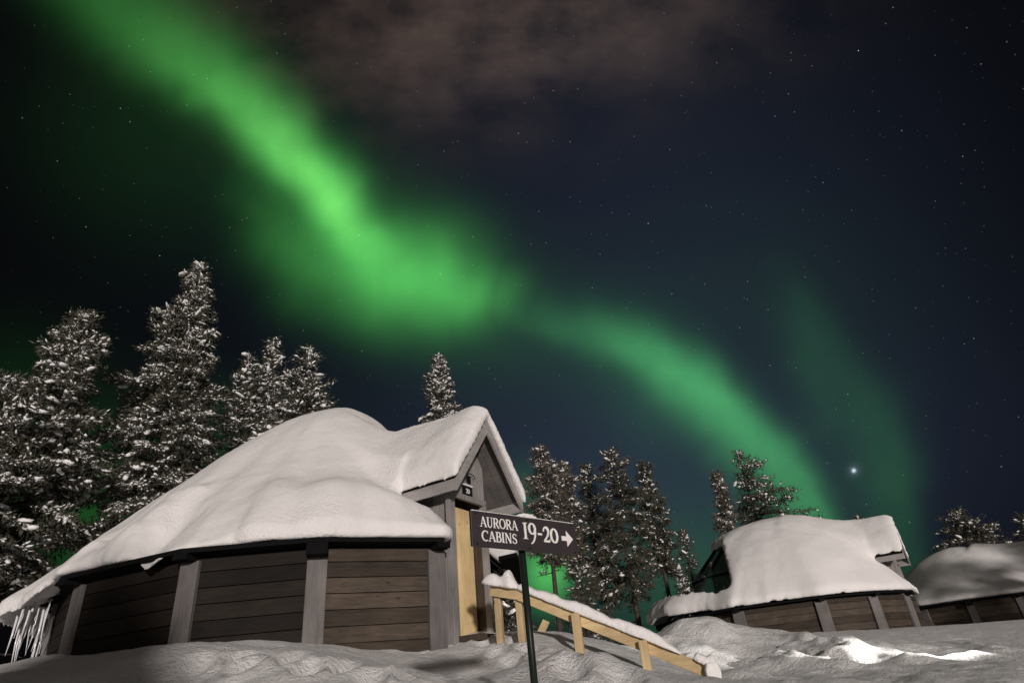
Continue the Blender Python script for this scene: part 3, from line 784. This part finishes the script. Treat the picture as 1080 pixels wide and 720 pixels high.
# ------------------------------------------------------------------ lettering
def arc(cx, cy, rx, ry, a0, a1, n=14):
    return [(cx + rx * math.cos(R(a0 + (a1 - a0) * i / n)), cy + ry * math.sin(R(a0 + (a1 - a0) * i / n))) for i in range(n + 1)]
def G(ch):
    """strokes of a serif letter: (points, half widths); cap height 1."""
    TH, TN = .075, .035
    st_ = []
    def ln(x0, y0, x1, y1, w): st_.append(([(x0, y0), (x1, y1)], [w, w]))
    def serif(x, y, w=.13): ln(x - w, y + (.022 if y < .5 else -.022), x + w, y + (.022 if y < .5 else -.022), .022)
    def curve(pts, wf): st_.append((pts, [wf(i / (len(pts) - 1)) for i in range(len(pts))]))
    bulge = lambda u: TN + (TH - TN) * math.sin(math.pi * u)
    if ch == 'A':
        ln(.10, 0, .38, .98, TN); ln(.38, 1, .70, 0, TH); ln(.19, .34, .56, .34, .03); serif(.10, 0); serif(.70, 0, .15); adv = .80
    elif ch == 'U':
        ln(.17, .98, .17, .36, TH); curve(arc(.40, .34, .23, .32, 180, 360), lambda u: TH + (TN - TH) * u); ln(.63, .34, .63, .98, TN); serif(.17, 1, .16); serif(.63, 1, .13); adv = .80
    elif ch == 'R':
        ln(.16, 0, .16, 1, TH); curve([(.16, .955)] + arc(.36, .73, .22, .225, 90, -90) + [(.16, .505)], bulge); ln(.36, .5, .68, .0, TH); serif(.16, 0, .16); serif(.12, 1, .12); serif(.70, 0, .10); adv = .76
    elif ch == 'O':
        curve(arc(.43, .5, .34, .47, 90, 270), bulge); curve(arc(.43, .5, .34, .47, 90, -90), bulge); adv = .86
    elif ch == 'C':
        curve(arc(.45, .5, .36, .47, 50, 310, 20), bulge); ln(.70, .98, .70, .72, .028); adv = .78
    elif ch == 'B':
        ln(.16, 0, .16, 1, TH); curve([(.16, .96)] + arc(.34, .745, .19, .215, 90, -90) + [(.16, .53)], bulge); curve([(.16, .53)] + arc(.36, .285, .23, .25, 90, -90) + [(.16, .035)], bulge); serif(.12, 0, .12); serif(.12, 1, .12); adv = .68
    elif ch == 'I':
        ln(.17, 0, .17, 1, TH); serif(.17, 0, .16); serif(.17, 1, .16); adv = .36
    elif ch == 'N':
        ln(.15, 0, .15, 1, TN); ln(.15, .98, .68, .02, TH); ln(.68, 0, .68, 1, TN); serif(.15, 0, .13); serif(.10, 1, .12); serif(.68, 1, .13); adv = .84
    elif ch == 'S':
        pts = arc(.31, .74, .19, .22, 30, 270, 10)[:-1] + [(.31, .52)] + arc(.31, .26, .22, .22, 90, -150, 10)[1:]
        curve(pts, lambda u: TN + (TH - TN) * math.exp(-((u - .5) / .25) ** 2)); ln(.50, .95, .50, .73, .025); ln(.09, .06, .09, .28, .025); adv = .62
    elif ch == '1':
        ln(.20, 0, .20, .98, .085); serif(.20, 0, .19); ln(.02, .93, .26, .965, .03); ln(.14, .955, .38, .975, .022); adv = .44
    elif ch == '9':
        bb = lambda u: .045 + (.09 - .045) * math.sin(math.pi * u)
        curve(arc(.33, .66, .24, .31, 90, 270), bb); curve(arc(.33, .66, .24, .31, 90, -90), bb); curve([(.57, .70), (.57, .48), (.53, .22), (.43, -.02), (.27, -.20), (.16, -.24)], lambda u: .085 - .05 * u); adv = .70
    elif ch == '-':
        ln(.05, .44, .40, .44, .06); adv = .46
    elif ch == '2':
        curve([(.08, .62)] + arc(.28, .66, .20, .22, 170, -20, 12) + [(.38, .38), (.22, .2), (.08, .06)], lambda u: .045 + .05 * math.exp(-((u - .6) / .25) ** 2)); ln(.06, .06, .52, .06, .06); ln(.52, .04, .55, .2, .03); adv = .62
    elif ch == '0':
        bb = lambda u: .045 + (.09 - .045) * math.sin(math.pi * u)
        curve(arc(.32, .44, .26, .40, 90, 270), bb); curve(arc(.32, .44, .26, .40, 90, -90), bb); adv = .68
    else: adv = .3
    return st_, adv
def write(mb, text, org, ex, ey, nr, h, lift=.004, squeeze=1.0, target=None):
    tot = sum(G(c)[1] for c in text)
    if target: squeeze = target / (tot * h)
    x = 0.0; kk = 0
    for ch in text:
        sts, adv = G(ch)
        for pts, ws in sts:
            kk += 1; top_ = lift + kk * .00005
            left, right = [], []
            for i, p in enumerate(pts):
                a = pts[max(i - 1, 0)]; b = pts[min(i + 1, len(pts) - 1)]
                dx, dy = b[0] - a[0], b[1] - a[1]; l = math.hypot(dx, dy) or 1
                left.append((p[0] - dy / l * ws[i], p[1] + dx / l * ws[i])); right.append((p[0] + dy / l * ws[i], p[1] - dx / l * ws[i]))
            for i in range(len(pts) - 1):
                q = [left[i], left[i + 1], right[i + 1], right[i]]
                mb.slab([org + ex * ((x + a) * h * squeeze) + ey * (b * h) + nr * top_ for a, b in q], nr, .003)
        x += adv
    return mb

# ------------------------------------------------------------------ direction sign
SL, SR = at(495, 535, 4.05), at(605.5, 555, 4.72)
zt = (SL.z + SR.z) / 2; SL.z = SR.z = zt
ex = (SR - SL).normalized(); sn = Vector((ex.y, -ex.x, 0)); ez = Vector((0, 0, 1)); sw_ = (SR - SL).length; sh_ = .225
pm = SL + ex * (sw_ * .485) - sn * .05
g0 = gz(pm.x, pm.y)
sign = thing('direction_sign', (pm.x, pm.y, g0), 'dark brown sign reading Aurora Cabins 19-20 with a white arrow, on a dark post', 'sign')
MB().tube([(pm.x, pm.y, g0 - .3), (pm.x, pm.y, zt + .012)], .024, 14).build('post', M['post'], sign, smooth=True)
bd = MB().box(SL + ex * sw_ / 2 - ez * sh_ / 2, (ex, sn, ez), (sw_ / 2, .011, sh_ / 2)).build('board', M['sign'], sign, bevel=.003)
bl = SL - ez * sh_ + sn * .011
tx = MB()
write(tx, 'AURORA', bl + ex * .070 + ez * .125, ex, ez, sn, .066, target=.325)
write(tx, 'CABINS', bl + ex * .075 + ez * .036, ex, ez, sn, .066, target=.305)
write(tx, '19', bl + ex * .440 + ez * .076, ex, ez, sn, .112, squeeze=1.02)
write(tx, '-20', bl + ex * .572 + ez * .068, ex, ez, sn, .116, squeeze=1.02)
tx.build('lettering', M['letter'], bd)
ar = MB(); o_ = bl + ex * .812 + ez * .108
ar.slab([o_ + ex * .0 + ez * .016 + sn * .004, o_ + ez * -.016 + sn * .004, o_ + ex * .052 + ez * -.016 + sn * .004, o_ + ex * .052 + ez * .016 + sn * .004], sn, .003)
ar.slab([o_ + ex * .05 + ez * .055 + sn * .0045, o_ + ex * .05 - ez * .055 + sn * .0045, o_ + ex * .115 + sn * .0045], sn, .003)
ar.build('arrow', M['letter'], bd)
bt = MB()
for sx in (.04, .5, .955):
    for sz in (.016, sh_ - .016):
        bt.tube([bl + ex * sw_ * sx + ez * sz, bl + ex * sw_ * sx + ez * sz + sn * .005], .006, 8)
bt.build('bolt', M['iron'], bd)
for zz_ in (.05, .17):
    MB().box(pm + ez * (zt - pm.z - zz_) + sn * .02, (ex, sn, ez), (.05, .018, .012)).build('bracket', M['iron'], sign)
sc_ = MB(); pts_ = []
for x_, h_ in ((.44, .008), (.47, .018), (.51, .022), (.55, .014), (.58, .006)):
    pts_.append((x_, h_))
for (x0, h0), (x1, h1) in zip(pts_[:-1], pts_[1:]):
    sc_.box(SL + ex * sw_ * (x0 + x1) / 2 + ez * ((h0 + h1) / 4), (ex, sn, ez), (sw_ * (x1 - x0) / 2 + .008, .022, (h0 + h1) / 4 + .004))
sc_.box(SL + ex * sw_ * .5 + ez * .002, (ex, sn, ez), (sw_ * .49, .009, .004))
remeshed(sc_, 'snow_cap', M['cap_snow'], sign, .006, 2, .004)

# ------------------------------------------------------------------ number plaque and lamp by the door
n_, t_ = (mL(0, 1, 0) - mL(0, 0, 0)), (mL(1, 0, 0) - mL(0, 0, 0))
po = mL(-.16, -.34 + .012, 4.60)
pq = tag(MB().box(po, (t_, n_, ez), (.13, .01, .085)).build('number_plaque', M['iron'], loc=po), 'small black number plaque over the pine door', 'plaque')
b_ = MB(); write(b_, '20', po - t_ * .055 - ez * .04 + n_ * .010, t_, ez, n_, .085); b_.build('lettering', M['letter'], pq)
b_ = MB(); b_.box(po + ez * .092 + n_ * .005, (t_, n_, ez), (.13, .02, .012)); b_.build('snow_strip', M['cap_snow'], pq)
wl = mL(-.10, -.32, 4.80)
lamp = thing('wall_bracket', wl, 'small dark curved iron bracket fixed above the number plaque', 'bracket')
MB().box(wl, (t_, n_, ez), (.03, .012, .06)).build('wall_plate', M['iron'], lamp)
MB().tube([wl + n_ * .01 + t_ * (.11 * math.sin(x)) + ez * (.03 + .06 * math.cos(x)) + n_ * .03 for x in np.linspace(-1.7, 1.7, 15)], .008, 6).build('arch', M['iron'], lamp)
MB().tube([wl + n_ * .02 + t_ * (-.06 + .03 * math.cos(x)) + ez * (-.01 + .03 * math.sin(x)) for x in np.linspace(0, 5.5, 14)], .012, 6).build('scroll', M['iron'], lamp)

# ------------------------------------------------------------------ handrail
Q0, Q1, Q2 = at(518, 617, 9.0), at(546, 621, 8.85), at(748, 702, 8.5)
hr = thing('handrail', (Q1.x, Q1.y, gz(Q1.x, Q1.y)), 'pine handrail with a thick strip of snow sloping down from the cabin door', 'handrail')
rs_ = Vector((-(Q2 - Q1).y, (Q2 - Q1).x, 0)).normalized()
dn = Vector((0, 0, -.068))
MB().beam(Q0 + dn, Q1 + dn, (0, 0, 1), .066, .022, .01).build('rail', M['rail'], hr, bevel=.004)
MB().beam(Q1 + dn, Q2 + dn, (0, 0, 1), .068, .022, .01).build('rail', M['rail'], hr, bevel=.004)
def rpost(p, w=.045, drop=None):
    g = gz(p.x, p.y)
    dd = (Q2 - Q1).normalized(); dd.z = 0; dd.normalize()
    MB().box((p.x, p.y, (p.z - .01 + g - .2) / 2), (dd, rs_, ez), (w, w, (p.z - .01 - g + .2) / 2)).build('post', M['rail_post'], hr, bevel=.005)
bk_ = rs_ * .072
rpost(Q0 + (Q1 - Q0) * .15 + bk_); rpost(Q1 + bk_ + (Q0 - Q1) * .05)
for f_ in (.335, .685, 1.0):
    p = Q1 + (Q2 - Q1) * f_
    rpost(p - rs_ * (.072 if f_ < .99 else -.072), .05 if f_ < .99 else .045)
def cap_body(a, b, half, h, seed, w0=.09, drop_end=False):
    mb = MB(); nseg = max(10, int((b - a).length / .05))
    rings = []
    for i in range(nseg + 1):
        f = i / nseg; p = a + (b - a) * f
        hh = h * min(1.35, max(.45, 1 + .85 * float(fbm(f * 7 + seed, seed, 0, 4)))); ww = w0 * (1 + .25 * float(vnoise(f * 9, seed, 2.0)))
        e = min(1, min(f, 1 - f) * nseg / 2.2); e = math.sqrt(max(e, .1)); hh *= e; ww *= (.6 + .4 * e)
        rings.append([p + rs_ * (x * ww) + ez * (z * hh) for x, z in ((-1, -.04), (-1.0, .45), (-.72, .85), (0, 1.0), (.72, .85), (1.0, .45), (1, -.04))])
    o = 0
    for r in rings: mb.v += [tuple(p) for p in r]
    m_ = 7
    for i in range(nseg):
        for k in range(m_): mb.f.append((i * m_ + k, i * m_ + (k + 1) % m_, (i + 1) * m_ + (k + 1) % m_, (i + 1) * m_ + k))
    mb.f.append(tuple(range(m_))); mb.f.append(tuple(nseg * m_ + k for k in range(m_))[::-1])
    return mb
remeshed(cap_body(Q0 + (Q0 - Q1) * .3, Q1 + (Q1 - Q0) * .02, 0, .19, 2.2, .12), 'snow_cap', M['cap_snow'], hr, .016, 3, .02)
remeshed(cap_body(Q1, Q1 + (Q2 - Q1) * .875, 0, .125, 5.1), 'snow_cap', M['cap_snow'], hr, .016, 3, .02)
mb_ = cap_body(Q1 + (Q2 - Q1) * .93, Q2 + (Q2 - Q1).normalized() * .14 - ez * .03, 0, .14, 8.3)
remeshed(mb_, 'snow_cap', M['cap_snow'], hr, .016, 3, .02)
mb_ = MB(); e_ = Q2 - rs_ * .04 + (Q2 - Q1).normalized() * .03
for i in range(7): mb_.box(e_ - ez * (.06 * i) + rs_ * -.02, ((1, 0, 0), (0, 1, 0), ez), (.07 + .02 * math.sin(i * 2.1), .06, .05))
remeshed(mb_, 'snow_clump', M['cap_snow'], hr, .02, 4, .02)
# a loose plank leaning out of the snow behind the rail
pl0, pl1 = at(567, 674, 10.6), at(576, 655, 10.8)
tag(MB().beam(pl0 - (pl1 - pl0) * .6, pl1, (1, .2, 0), .055, .02).build('plank', M['rail'], loc=pl0), 'short pale plank end sticking up from the snow behind the handrail', 'plank')

# ------------------------------------------------------------------ trees
def blob_template(seed):
    bm = bmesh.new(); bmesh.ops.create_icosphere(bm, subdivisions=1, radius=1.0)
    rr_ = random.Random(seed)
    for v in bm.verts: v.co *= rr_.uniform(.75, 1.2); v.co.z = v.co.z * (1.0 if v.co.z > 0 else .55)
    vs_ = np.array([v.co[:] for v in bm.verts]); fs = np.array([[v.index for v in f.verts] for f in bm.faces]); bm.free()
    return vs_, fs
TPL = [blob_template(i) for i in range(8)]

def conifer(name, label, pos, height, rad, base=.12, npts=2250, snow=0.77, seed=0, size=1.0, needles='needle', lean=0.0, boughs=0, asym=None, taper=.85, bare=0, cat='tree', group='snowy conifers', big=.06, top_round=0.0, drop=.0):
    rg = np.random.RandomState(seed); x0, y0 = pos; g = gz(x0, y0)
    root = thing(name, (x0, y0, g), label, cat, group)
    # trunk
    tr = MB(); hs_ = np.linspace(-.3, height * .97, 12); wob_ = np.cumsum(rg.randn(12, 2) * .02 * height / 12, 0)
    def axis(h): 
        f = np.interp(h, hs_, np.arange(12)); i = int(min(f, 10)); w = f - i
        o = wob_[i] * (1 - w) + wob_[i + 1] * w
        return np.array([o[0] + lean * h, o[1], h])
    r0 = .011 * height + .03
    tr.tube([tuple(axis(h)) for h in hs_], [r0 * (1 - .93 * max(0, h) / height) + .006 for h in hs_], 8)
    P_, D_, S_, B_, T_ = [], [], [], [], []
    hb = base * height; branches = MB()
    nbo = int((26 + height * 5.5) * (boughs or 1.35))
    for ib in range(nbo):
        t_ = ((ib + rg.rand()) / nbo) ** .9
        h = hb + (height - hb) * t_
        prof_ = (1 - t_) ** taper * min(1, (t_ + .12) / .25)
        if top_round: prof_ = prof_ * (1 - top_round) + top_round * math.sqrt(max(0, 1 - t_ ** 2.5)) * min(1, (t_ + .2) / .35)
        phi = ib * 2.399 + rg.randn() * .5
        ln_ = rad * prof_ * (.50 + .75 * rg.rand()) + .12
        if rg.rand() < .08: ln_ *= 1.3
        if rg.rand() < .10: ln_ *= .45
        if asym: ln_ *= asym(phi, t_)
        el = R(34) * t_ ** 1.5 - R(20) * (1 - t_) + rg.randn() * .14 - drop
        d = np.array([math.cos(phi) * math.cos(el), math.sin(phi) * math.cos(el), math.sin(el)])
        o = axis(h); dr_ = .16 + .12 * rg.rand(); side = np.array([-math.sin(phi), math.cos(phi), 0])
        load = rg.rand()                                      # how much snow this bough has kept
        mid = [o + d * ln_ * f - np.array([0, 0, dr_ * ln_ * (f * f - .35 * f ** 4)]) for f in (0, .33, .66, 1.0)]
        branches.tube([tuple(p) for p in mid], [max(.010, .020 * ln_), max(.007, .014 * ln_), .008, .004], 4, cap=False)
        st_ = max(2, int(ln_ / .15))
        for k_ in range(st_ + 1):
            f = (.22 + .78 * k_ / st_) if ln_ > .6 else k_ / st_
            c = o + d * ln_ * f - np.array([0, 0, dr_ * ln_ * (f * f - .35 * f ** 4)])
            for sg in (-1, 1):
                tl = (.42 * ln_ * (1.05 - f) ** .8 + .10) * (.6 + .6 * rg.rand())
                td = d * .75 + side * sg * (.5 + .5 * rg.rand()) + np.array([0, 0, -.10 + .28 * rg.randn()]); td /= np.linalg.norm(td)
                mm = max(1, int(tl / .12)); tw_ = rg.rand()
                for j_ in range(mm):
                    g_ = (j_ + rg.rand()) / mm
                    p = c + td * tl * g_ + np.array([0, 0, -.12 * tl * g_ * g_]) + rg.randn(3) * .025
                    P_.append(p); D_.append(td + np.array([0, 0, -.35 * (g_ - .4)]) + rg.randn(3) * np.array([.22, .22, .30])); S_.append(t_ * .5 + f * .5); B_.append(load); T_.append(tw_)
    if len(P_) > npts:
        kk_ = rg.permutation(len(P_))[:npts]; P_ = [P_[i] for i in kk_]; D_ = [D_[i] for i in kk_]; S_ = [S_[i] for i in kk_]; B_ = [B_[i] for i in kk_]; T_ = [T_[i] for i in kk_]
    for i in range(bare):
        h = rg.uniform(.08, max(base, .15) + .15) * height; phi = rg.rand() * 6.28; o = axis(h); ln_ = rg.uniform(.4, 1.1) * rad * .7
        e1 = o + np.array([math.cos(phi) * ln_, math.sin(phi) * ln_, -.15 * ln_ + rg.randn() * .1])
        tr.tube([tuple(o), tuple((o + e1) / 2 + rg.randn(3) * .05), tuple(e1)], [.02, .012, .005], 4, cap=False)
    tr.poly(branches.v, branches.f)
    tk = MB(); tk.v, tk.f = tr.v, tr.f
    me = bpy.data.meshes.new('trunk'); me.from_pydata(tk.v, [], tk.f); me.materials.append(M['bark'])
    me.polygons.foreach_set('use_smooth', [True] * len(me.polygons))
    to = bpy.data.objects.new('trunk', me); COL.objects.link(to); to.parent = root
    # leader snow at the tip
    for i in range(4): P_.append(axis(height * (1 - .012 * i))); D_.append(np.array([.15, .1, 1.0])); S_.append(1.0); B_.append(1.0); T_.append(0.0)
    P_ = np.array(P_); D_ = np.array(D_); D_ /= np.linalg.norm(D_, axis=1)[:, None]; S_ = np.array(S_); B_ = np.array(B_); T_ = np.array(T_); n = len(P_)
    # needles: short blades in tufts along the twigs
    nb = 10
    cP = np.repeat(P_, nb, 0); cD = np.repeat(D_, nb, 0)
    dd = cD + rg.randn(n * nb, 3) * .65; dd /= np.linalg.norm(dd, axis=1)[:, None]
    ln2 = (.08 + .11 * rg.rand(n * nb))[:, None] * size
    sd = np.cross(dd, rg.randn(n * nb, 3)); sd /= np.linalg.norm(sd, axis=1)[:, None]
    st0 = cP + rg.randn(n * nb, 3) * .05 * size
    wdt = (.008 + .012 * rg.rand(n * nb))[:, None] * size
    vv = np.stack([st0 - sd * wdt * .5, st0 + dd * ln2 * .55 - sd * wdt, st0 + dd * ln2, st0 + dd * ln2 * .55 + sd * wdt], 1).reshape(-1, 3)
    np_mesh('crown', vv, np.arange(n * nb * 4).reshape(-1, 4), M[needles], root, smooth=False)
    # clumps of snow lying on the twigs
    keep = .3 * rg.rand(n) + .7 * T_ < snow * (.5 + .5 * S_) * (.62 + .66 * B_)
    kp, kd = P_[keep], D_[keep]; kn = len(kp); kb = B_[keep]
    ax = kd.copy(); ax /= np.linalg.norm(ax, axis=1)[:, None]
    sdv = np.cross(ax, np.array([0, 0, 1.0]) + rg.randn(kn, 3) * .15); sdv /= np.linalg.norm(sdv, axis=1)[:, None]; upv = np.cross(sdv, ax)
    bigm = np.where(rg.rand(kn) < big * (.3 + 1.6 * kb), 1.4 + .6 * rg.rand(kn), .66 + .36 * kb) * size; rnd_ = np.where(bigm > 1.3 * size, 1.15, 1.0)
    la = (.060 + .070 * rg.rand(kn)) * bigm / rnd_ ** .5; lb = (.024 + .026 * rg.rand(kn)) * bigm * rnd_; lc = (.022 + .022 * rg.rand(kn)) * bigm * rnd_
    VV, FF = [], []; off = 0; wh = rg.randint(0, len(TPL), kn)
    for ti, (tv, tf) in enumerate(TPL):
        ix = np.where(wh == ti)[0]
        if not len(ix): continue
        q = (tv[None, :, 0, None] * (ax[ix] * la[ix, None])[:, None, :] + tv[None, :, 1, None] * (sdv[ix] * lb[ix, None])[:, None, :]
             + tv[None, :, 2, None] * (upv[ix] * lc[ix, None])[:, None, :] + (kp[ix] + np.array([0, 0, .02]))[:, None, :])
        VV.append(q.reshape(-1, 3)); FF.append((tf[None] + (np.arange(len(ix)) * len(tv))[:, None, None] + off).reshape(-1, 3)); off += len(ix) * len(tv)
    np_mesh('snow', np.concatenate(VV), np.concatenate(FF), M['tree_snow'], root)['kind'] = 'stuff'
    return root

def tree_at(name, label, x, y, d, width_px, **kw):
    a, e = azel(x, y); X, Y = d * math.sin(a), d * math.cos(a)
    h = CZ + d * math.tan(e) - gz(X, Y)
    c = ray(x, y + 60) @ _f
    rad = width_px / 2 / FPX * d * 1.0
    return conifer(name, label, (X, Y), h, rad, **kw)

SP, PI_ = 'spruce_tree', 'pine_tree'
tree_at(PI_, 'tall ragged pine with drooping snowy crown, second tree from the left edge', 90, 335, 20, 104, npts=6500, snow=1.1, seed=11, base=0.3, taper=0.7, big=.1, bare=16, top_round=0.3, size=1.15, boughs=1.8)
tree_at(PI_, 'pine whose crown is cut by the left edge of the photo', 8, 400, 18.5, 100, npts=4500, snow=1.0, seed=12, base=0.25, taper=.6, bare=16, top_round=.45, size=1.1, boughs=1.7)
tree_at(SP, 'tallest tree, a full snow flecked spruce left of the big cabin roof', 207, 280, 22, 146, npts=12000, snow=1.15, seed=13, base=0.2, taper=0.8, size=1.1, boughs=2.3, bare=14)
tree_at(SP, 'slim snowy spruce with a pointed tip behind the big cabin roof', 290, 357, 27, 105, npts=3000, snow=1.1, seed=14, base=.25, taper=.8, size=1.25, big=.1, boughs=1.6)
tree_at(SP, 'bushy shorter spruce just left of the slim pointed one', 264, 378, 26, 105, npts=3000, snow=1.0, seed=15, base=.2, taper=0.75, size=1.25, big=.1, boughs=1.5)
tree_at(SP, 'broad white cone of a spruce rising over the top of the big snow roof', 330, 367, 24, 185, npts=4500, snow=1.4, seed=16, base=.25, taper=0.85, size=1.4, big=.16, boughs=2.0)
tree_at(SP, 'lone narrow spruce rising above the valley between roof and gable', 461, 376, 30, 72, npts=3000, snow=1.10, seed=17, base=.3, taper=.62, size=1.35, big=.1, boughs=1.8)
tree_at(SP, 'dark spruce just right of the gable with a brownish snowy crown', 568, 473, 27, 50, npts=2550, snow=0.6, seed=18, base=0.46, taper=0.6, size=1.15, needles='needle_brown', top_round=0.15, bare=20)
tree_at(SP, 'rounded brownish spruce directly above the end of the sign', 592, 490, 28.5, 44, npts=2250, snow=0.6, seed=19, base=0.44, taper=0.6, size=1.15, needles='needle_brown', top_round=0.25, bare=20)
tree_at(PI_, 'broad dark pine in the middle of the clump right of the sign', 642, 477, 28, 66, npts=3300, snow=0.45, seed=20, base=0.3, taper=.5, size=1.1, top_round=0.3, bare=26, boughs=1.2)
tree_at(PI_, 'dark slender tree between the sign end and the broad dark pine', 617, 492, 30, 34, npts=1500, snow=0.4, seed=21, base=0.3, taper=.5, size=1.2, bare=14, boughs=1.1)
tree_at(PI_, 'pine with a long bare lower trunk at the right of the dark clump', 677, 490, 31, 38, npts=1500, snow=0.5, seed=22, base=0.42, taper=.6, size=1.25, bare=26, boughs=1.1)
tree_at(SP, 'thin low spruce with sparse twigs left of the glazed cabin', 720, 560, 33, 40, npts=630, snow=0.50, seed=23, base=.15, taper=.75, size=1.1, bare=20)
tree_at('sapling', 'small white snow loaded sapling beside the glazed cabin', 716, 601, 25, 11, npts=255, snow=1.32, seed=24, base=.05, taper=.8, size=.9, cat='sapling')
tree_at(SP, 'narrow spruce above the left end of the second cabin roof', 754, 500, 34, 30, npts=2250, snow=0.66, seed=25, base=.2, taper=0.6, size=1.3, needles='needle_brown', boughs=1.5)
tree_at(PI_, 'windswept pine leaning its branches right above the second cabin', 778, 477, 36, 75, npts=2250, snow=0.61, seed=26, base=.42, taper=.75, size=1.35, asym=lambda p, t: (1.75 if math.cos(p) > 0 else .7) * (1.25 - .5 * t), bare=10)
tree_at(SP, 'tip of a small spruce showing over the second cabin porch roof', 905, 546, 45, 28, npts=525, snow=0.66, seed=27, base=.4, taper=.8, size=1.6)
tree_at(PI_, 'round topped dark tree above the farthest cabin', 1010, 541, 46, 58, npts=1650, snow=0.61, seed=28, base=.35, taper=.55, size=1.5, top_round=.5)
tree_at(SP, 'dark tree cut by the right edge of the photo', 1077, 545, 47, 34, npts=750, snow=0.50, seed=29, base=.3, taper=.6, size=1.5)
rr = random.Random(9)
tree_at(SP, 'low dark spruce in the gap under the sign, behind the handrail', 536, 628, 14, 44, npts=1600, snow=0.39, seed=40, base=.05, taper=.5, size=.9, needles='needle')
tree_at(SP, 'dark leafy young spruce against the green glow behind the handrail', 612, 602, 19, 46, npts=1350, snow=0.39, seed=41, base=.05, taper=.5, size=.9)

# ------------------------------------------------------------------ garden spotlight outside the picture, on the right
lp = Vector((9.9, 11.0, 0)); lg = gz(lp.x, lp.y); lp.z = lg + 1.15
aim = at(835, 688, 13.3)
ldir = (aim - lp).normalized()
pl = thing('spotlight', (lp.x, lp.y, lg), 'dark stake spotlight in the snow shining on the piled snow right of the handrail', 'spotlight')
MB().tube([(lp.x, lp.y, lg - .3), (lp.x, lp.y, lp.z - .06)], .018, 10).build('stake', M['iron'], pl, smooth=True)
MB().tube([lp - ldir * .12, lp - ldir * .09, lp + ldir * .05, lp + ldir * .08], [.02, .055, .07, .07], 16, cap=False).build('housing', M['iron'], pl, smooth=True)
gm = bpy.data.materials.new('lamp_glow'); gm.use_nodes = True
gb = gm.node_tree.nodes['Principled BSDF']; gb.inputs['Emission Color'].default_value = (1, .9, .78, 1); gb.inputs['Emission Strength'].default_value = 12
MB().tube([lp + ldir * .03, lp + ldir * .04], .06, 16).build('lens', gm, pl)
ld = bpy.data.lights.new('spotlight_beam', 'SPOT'); ld.energy = 2900; ld.shadow_soft_size = .05; ld.color = (1, .95, .90); ld.spot_size = R(27); ld.spot_blend = .6
lo = bpy.data.objects.new('spotlight_beam', ld); COL.objects.link(lo); lo.parent = pl
lo.location = lp + ldir * .09 - Vector((lp.x, lp.y, lg)); lo.rotation_euler = (-ldir).to_track_quat('Z', 'Y').to_euler()

# unseen spruces added outside the picture to shade the farthest cabin
for i, (x_, y_, h_) in enumerate(((22.8, 20.6, 8.0), (26.4, 21.4, 8.5))):
    conifer('spruce_tree', ['shorter of two unseen spruces added to shade the farthest cabin', 'taller of two unseen spruces added to shade the farthest cabin', 'outermost unseen spruce added to shade the farthest cabin', 'shortest unseen spruce, nearest the camera, added to shade the farthest cabin'][i], (x_, y_), h_, 2.3, npts=1500, snow=.7, seed=60 + i, base=.06, taper=.45, size=1.5)
